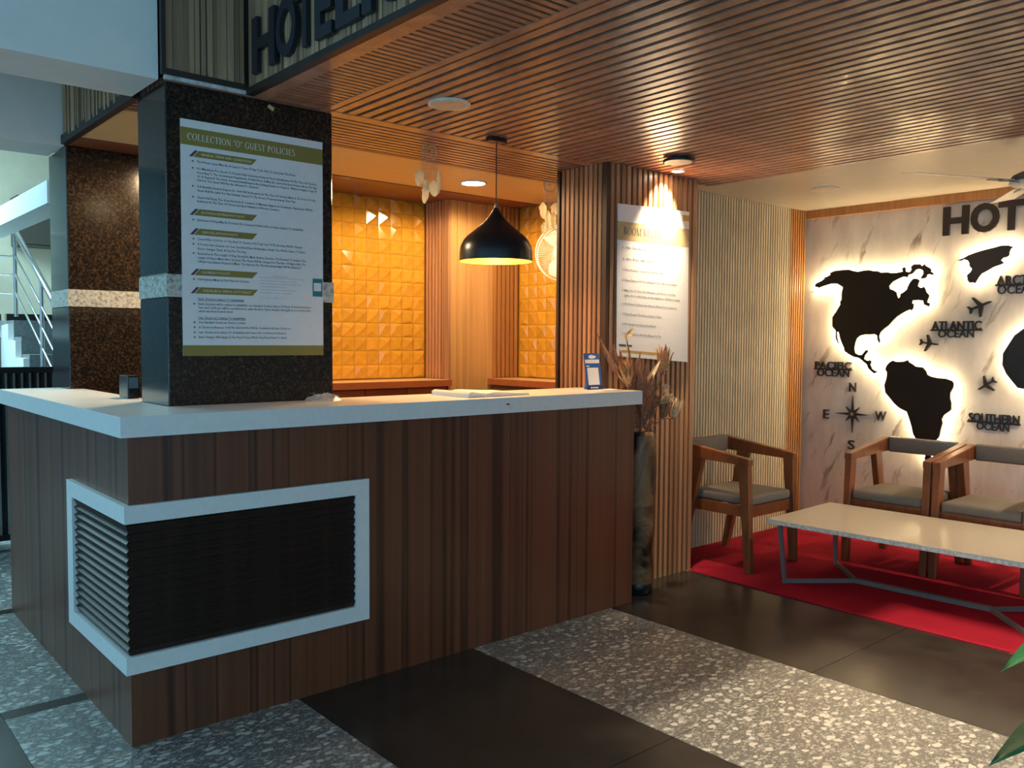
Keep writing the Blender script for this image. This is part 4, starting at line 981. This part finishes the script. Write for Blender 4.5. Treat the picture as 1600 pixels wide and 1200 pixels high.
continent('continent_panel','black continent cutout cut off by the right edge of the picture',[(-1.015,1.499),(-0.961,1.455),(-0.929,1.397),(-0.897,1.339),(-0.895,1.265),(-0.920,1.208),(-0.951,1.168),(-0.990,1.120),(-1.035,1.114),(-1.118,1.126),(-1.172,1.105),(-1.194,0.994),(-1.251,0.840),(-1.284,0.684),(-1.359,0.673),(-1.438,0.817),(-1.480,1.013),(-1.569,1.207),(-1.504,1.242),(-1.435,1.374),(-1.331,1.509),(-1.192,1.549),(-1.123,1.502),(-1.068,1.531)])
# airplanes
PL = [(.50, 0), (.44, .035), (.30, .045), (.12, .05), (-.12, .46), (-.20, .46), (-.08, .05), (-.34, .035), (-.46, .17), (-.52, .17), (-.46, 0)]
PL = PL+[(a, -c) for a, c in PL[-2:0:-1]]
for label, y, z, s, ang in (('small brown airplane cutout right of the map lettering under the far island', -.735, 1.650, .150, 22),
                            ('small brown airplane cutout just under the second line of the upper ocean lettering', -.412, 1.400, .125, -8),
                            ('small brown airplane cutout right of the lower continent', -.790, 1.130, .125, 215)):
    a = math.radians(ang); pts = [(y-s*(u*math.cos(a)-v*math.sin(a)), z+s*(u*math.sin(a)+v*math.cos(a))) for u, v in PL]
    o = obj('airplane_cutout', MB().prism(pts, lambda u, v, d: (d, u, v), MX-.022, MX-.001), 'brown_letter', fix=True)
    tag(o, label, 'wall decor', 'airplane cutouts on the map wall')
# compass
t = thing('compass_rose', 'black eight pointed compass star on the marble wall', 'wall decor', (MX, .130, .74))
pts = []
for k in range(16):
    a = PI/2+2*PI*k/16; r = (.140 if k % 4 == 0 else .075) if k % 2 == 0 else .026
    pts.append((.130-r*math.cos(a), .873+r*math.sin(a)))
obj('star', MB().prism(pts, lambda u, v, d: (d, u, v), MX-.016, MX-.001), 'brown_letter', t, fix=True)
obj('centre_boss', MB().prism([(.130+.012*math.cos(2*PI*k/12), .873+.012*math.sin(2*PI*k/12)) for k in range(12)], lambda u, v, d: (d, u, v), MX-.020, MX-.0155), 'steel', t, fix=True)
for ch, y, z, w in (('N', .135, 1.038, .052), ('E', .340, .825, .046), ('W', -.083, .840, .080), ('S', .134, .610, .052)):
    o = wall_letter('compass_letter', ch, y, w, z, .068, MX-.0012, .014, 'brown_letter', None, bold=.0)
    tag(o, 'black letter %s of the compass on the marble wall' % ch, 'letter')
# ocean names, two staggered lines each
def ocean(label, l1, y0, y1, z, h, l2, y2, y3, z2, h2, visible=None):
    t = thing('ocean_lettering', label, 'lettering', (MX, (y0+y1)/2, z2))
    for s, a, c, zz_, hh, dx in ((l1, y0, y1, z, h, .016), (l2, y2, y3, z2, h2, .010)):
        vs, fs = text_verts(s, 1.0, .5, res=3, bold=.012)
        xs = [v[0] for v in vs]; ys = [v[1] for v in vs]; k = (a-c)/(max(xs)-min(xs)); lo, hi = min(ys), max(ys)
        obj('lettering_line', MB().add([(MX-.001-dx*(v[2]+.5), a-(v[0]-min(xs))*k, zz_+(v[1]-lo)/(hi-lo)*hh) for v in vs], fs), 'brown_letter', t, fix=True)
    obj('joining_bar', MB().box(MX-.014, MX-.001, min(y1, y3)-.005, max(y0, y2)+.008, z-.005, z+.007), 'brown_letter', t)
ocean('PACIFIC OCEAN lettering left of the lower continent', 'PACIFIC', .440, .150, 1.200, .058, 'OCEAN', .425, .165, 1.145, .056)
ocean('ATLANTIC OCEAN lettering between the two large continents', 'ATLANTIC', -.425, -.745, 1.490, .062, 'OCEAN', -.468, -.700, 1.440, .052)
ocean('ARCTIC OCEAN lettering at the right edge under the island', 'ARCTIC', -.830, -1.08, 1.780, .062, 'OCEAN', -.835, -1.07, 1.722, .058)
ocean('SOUTHERN OCEAN lettering above the right hand armchair', 'SOUTHERN', -.685, -.995, .880, .060, 'OCEAN', -.735, -.935, .830, .050)
hs2 = thing('hotel_wall_letters', 'large dark brown HOTEL capitals high on the marble wall', 'sign', (MX, -.9, 2.13))
for ch, yc, w in (('H', -.563, .165), ('O', -.745, .175), ('T', -.905, .155), ('E', -1.06, .125), ('L', -1.20, .120)):
    wall_letter('letter', ch, yc, w, 2.130, .192, MX-.001, .020, 'brown_letter', hs2, bold=.035)

# ================================================================== CEILING FAN
FX, FY, FZ = 3.85, -1.46, 2.215
t = thing('ceiling_fan', 'three bladed brown and white ceiling fan under the lounge ceiling', 'fan', (FX, FY, FZ))
obj('rod', MB().tube([(FX, FY, FZ+.03), (FX, FY, 2.404)], .011, 12), 'black_metal', t)
obj('top_cup', MB().lathe([(.012, 2.37), (.045, 2.385), (.05, 2.404)], (FX, FY, 0), 24), 'black_metal', t, smooth=True)
obj('lower_cup', MB().lathe([(.012, FZ+.085), (.032, FZ+.075), (.036, FZ+.045), (.02, FZ+.035)], (FX, FY, 0), 24), 'black_metal', t, smooth=True)
obj('motor', MB().lathe([(.02, .040), (.06, .036), (.095, .020), (.110, 0), (.108, -.012)], (FX, FY, FZ), 36), 'grey_metal', t, smooth=True)
obj('motor_ring', MB().lathe([(.108, -.012), (.112, -.018), (.100, -.030), (.05, -.036), (.001, -.036)], (FX, FY, FZ), 36), 'white_plastic', t, smooth=True)
for k in range(3):
    a = math.radians(151+120*k); ca, sa = math.cos(a), math.sin(a)
    F = lambda u, v, w: (FX+u*ca-v*sa, FY+u*sa+v*ca, FZ-.012+w)
    bl = obj('blade', MB().hexa([F(.16, -.055, .008), F(.70, -.062, .020), F(.70, .062, -.002), F(.16, .055, -.010)], [F(.16, -.055, .011), F(.70, -.062, .023), F(.70, .062, .001), F(.16, .055, -.007)]), 'white_plastic', t, fix=True)
    obj('blade_iron', MB().hexa([F(.085, -.020, -.008), F(.24, -.038, .000), F(.24, .038, -.017), F(.085, .020, -.014)], [F(.085, -.020, -.002), F(.24, -.038, .0055), F(.24, .038, -.0105), F(.085, .020, -.008)]), 'steel', bl, fix=True)

# ================================================================== POTTED PLANT AT THE RIGHT EDGE
PX, PYY = 1.98, -2.62
t = thing('potted_plant', 'glossy green leafy plant at the lower right edge of the picture', 'plant', (PX, PYY, 0))
obj('pot', MB().lathe([(.11, 0), (.13, .02), (.16, .24), (.17, .26), (.155, .26), (.145, .22), (.0005, .22)], (PX, PYY, 0), 32, cap0=True), 'pot_clay', t, smooth=True)
obj('soil', MB().lathe([(.146, .222), (.0005, .228)], (PX, PYY, 0), 24), 'soil', t)
def leaf(tip, w, base, sag=.05):
    tip = Vector(tip); b0 = Vector(base); n = 10; d = tip-b0; side = Vector((-d.y, d.x, 0)).normalized(); L_, R2, C_ = [], [], []
    for i in range(n):
        u = i/(n-1); c = b0.lerp(tip, u)+Vector((0, 0, sag))*math.sin(PI*u)
        ww = w*math.sin(PI*(.06+.94*u)**.85) if i < n-1 else .0005
        C_.append(c); L_.append(c-side*ww+Vector((0, 0, ww*.35))); R2.append(c+side*ww+Vector((0, 0, ww*.35)))
    o = obj('leaf', MB().add(L_+C_+R2, [(i, i+1, n+i+1, n+i) for i in range(n-1)]+[(n+i, n+i+1, 2*n+i+1, 2*n+i) for i in range(n-1)]), 'leaf_green', t, smooth=True)
    sd = o.modifiers.new('thick', 'SOLIDIFY'); sd.thickness = .001
    obj('midrib', MB().tube([(p.x, p.y, p.z+.001) for p in C_], .0018, 5, r1=.0005), 'leaf_rib', o)
    obj('stalk', MB().tube([(PX+(b0.x-PX)*.2, PYY+(b0.y-PYY)*.2, .22), ((PX+b0.x)/2, (PYY+b0.y)/2, (b0.z+.22)/2+.05), tuple(b0)], .004, 6), 'leaf_green', t)
leaf((1.630, -2.150, .500), .075, (1.80, -2.36, .56)); leaf((1.355, -2.225, .355), .075, (1.64, -2.46, .44))
for k, (a, l, z) in enumerate(((.2, .30, .55), (1.1, .28, .60), (5.4, .32, .50), (4.3, .30, .58), (3.6, .26, .66), (1.7, .22, .72), (2.9, .22, .74))):
    if k in (4,): continue
    b0 = (PX+.09*math.cos(a), PYY+.09*math.sin(a), z-.06); leaf((PX+(.09+l)*math.cos(a), PYY+(.09+l)*math.sin(a), z-.05), .045, b0)

# ================================================================== STAIRCASE AT THE FAR LEFT
sc_ = thing('staircase', 'concrete staircase with steel railing and black edged landing beyond the far column', 'staircase', (1.2, 4.0, 0))
y, z = 5.19, 1.545
steps = []
while z > .1:
    steps.append((y, z)); y -= .275; z -= .1405
for (y, z) in steps: obj('step', MB().box(.66, 1.86, y, y+.29, 0, z), 'concrete_step', sc_)
side = [(5.5, 0), (5.5, 1.50)]+[q for (y, z) in steps for q in ((y, z-.03), (y, z-.17))]+[(steps[-1][0]-.3, 0)]
obj('stringer', MB().prism(side, lambda u, v, d: (d, u, v), .615, .658), 'white_paint', sc_, fix=True)
obj('landing', MB().box(-.9, 1.86, 5.48, 7.28, 1.40, 1.545), 'white_paint', sc_)
obj('landing_edge', MB().box(-.9, .612, 5.44, 5.48, 1.545, 1.60).box(.66, 1.86, 5.482, 5.56, 1.546, 1.605), 'black_metal', sc_)
rl = sc_
def rp_(y, dz): return (.69, y, 1.545-(5.19-y)*(.1405/.275)+dz)
for dz, r in ((.74, .022), (.52, .009), (.36, .009), (.20, .009)):
    obj('rail', MB().tube([rp_(2.6, dz), rp_(5.25, dz), (.69, 5.45, 1.575+dz), (-.8, 5.46, 1.575+dz)], r, 10), 'steel', rl, smooth=True)
for y in (2.75, 4.35, 5.25): obj('post', MB().tube([rp_(y, .0), rp_(y, .73)], .016, 10), 'steel', rl)
obj('post', MB().tube([(.1, 5.46, 1.60), (.1, 5.46, 2.31)], .016, 10), 'steel', rl)
sb_ = struct('trim_2', MB().box(.42, .60, 2.9, 7.28, 2.23, 2.37), 'white_paint'); tag(sb_, 'white stairwell beam')
cb = thing('wall_cabinet', 'dark brown box cabinet hung on the far stairwell wall', 'cabinet', (1.3, 7.0, 2.3))
obj('carcass', MB().box(1.05, 1.75, 6.95, 7.29, 2.35, 2.85), 'dark_box', cb); obj('door', MB().box(1.06, 1.74, 6.93, 6.948, 2.36, 2.84), 'dark_box', cb)
gt = thing('metal_gate', 'dark barred metal gate under the staircase at the far left', 'gate', (.1, 3.55, 0))
obj('top_rail', MB().box(-.55, .60, 3.54, 3.57, 1.16, 1.20), 'black_metal', gt); obj('bottom_rail', MB().box(-.55, .60, 3.54, 3.57, .03, .07), 'black_metal', gt)
for k in range(24): obj('bar', MB().box(-.53+k*.048, -.518+k*.048, 3.545, 3.565, .07, 1.16), 'steel', gt)
obj('backing', MB().box(-.55, .60, 3.575, 3.585, .03, 1.20), 'screen_black', gt)  # black sheet stands in for the unlit void behind the bars

for o in bpy.data.objects:
    if '_abs' in o: del o['_abs']
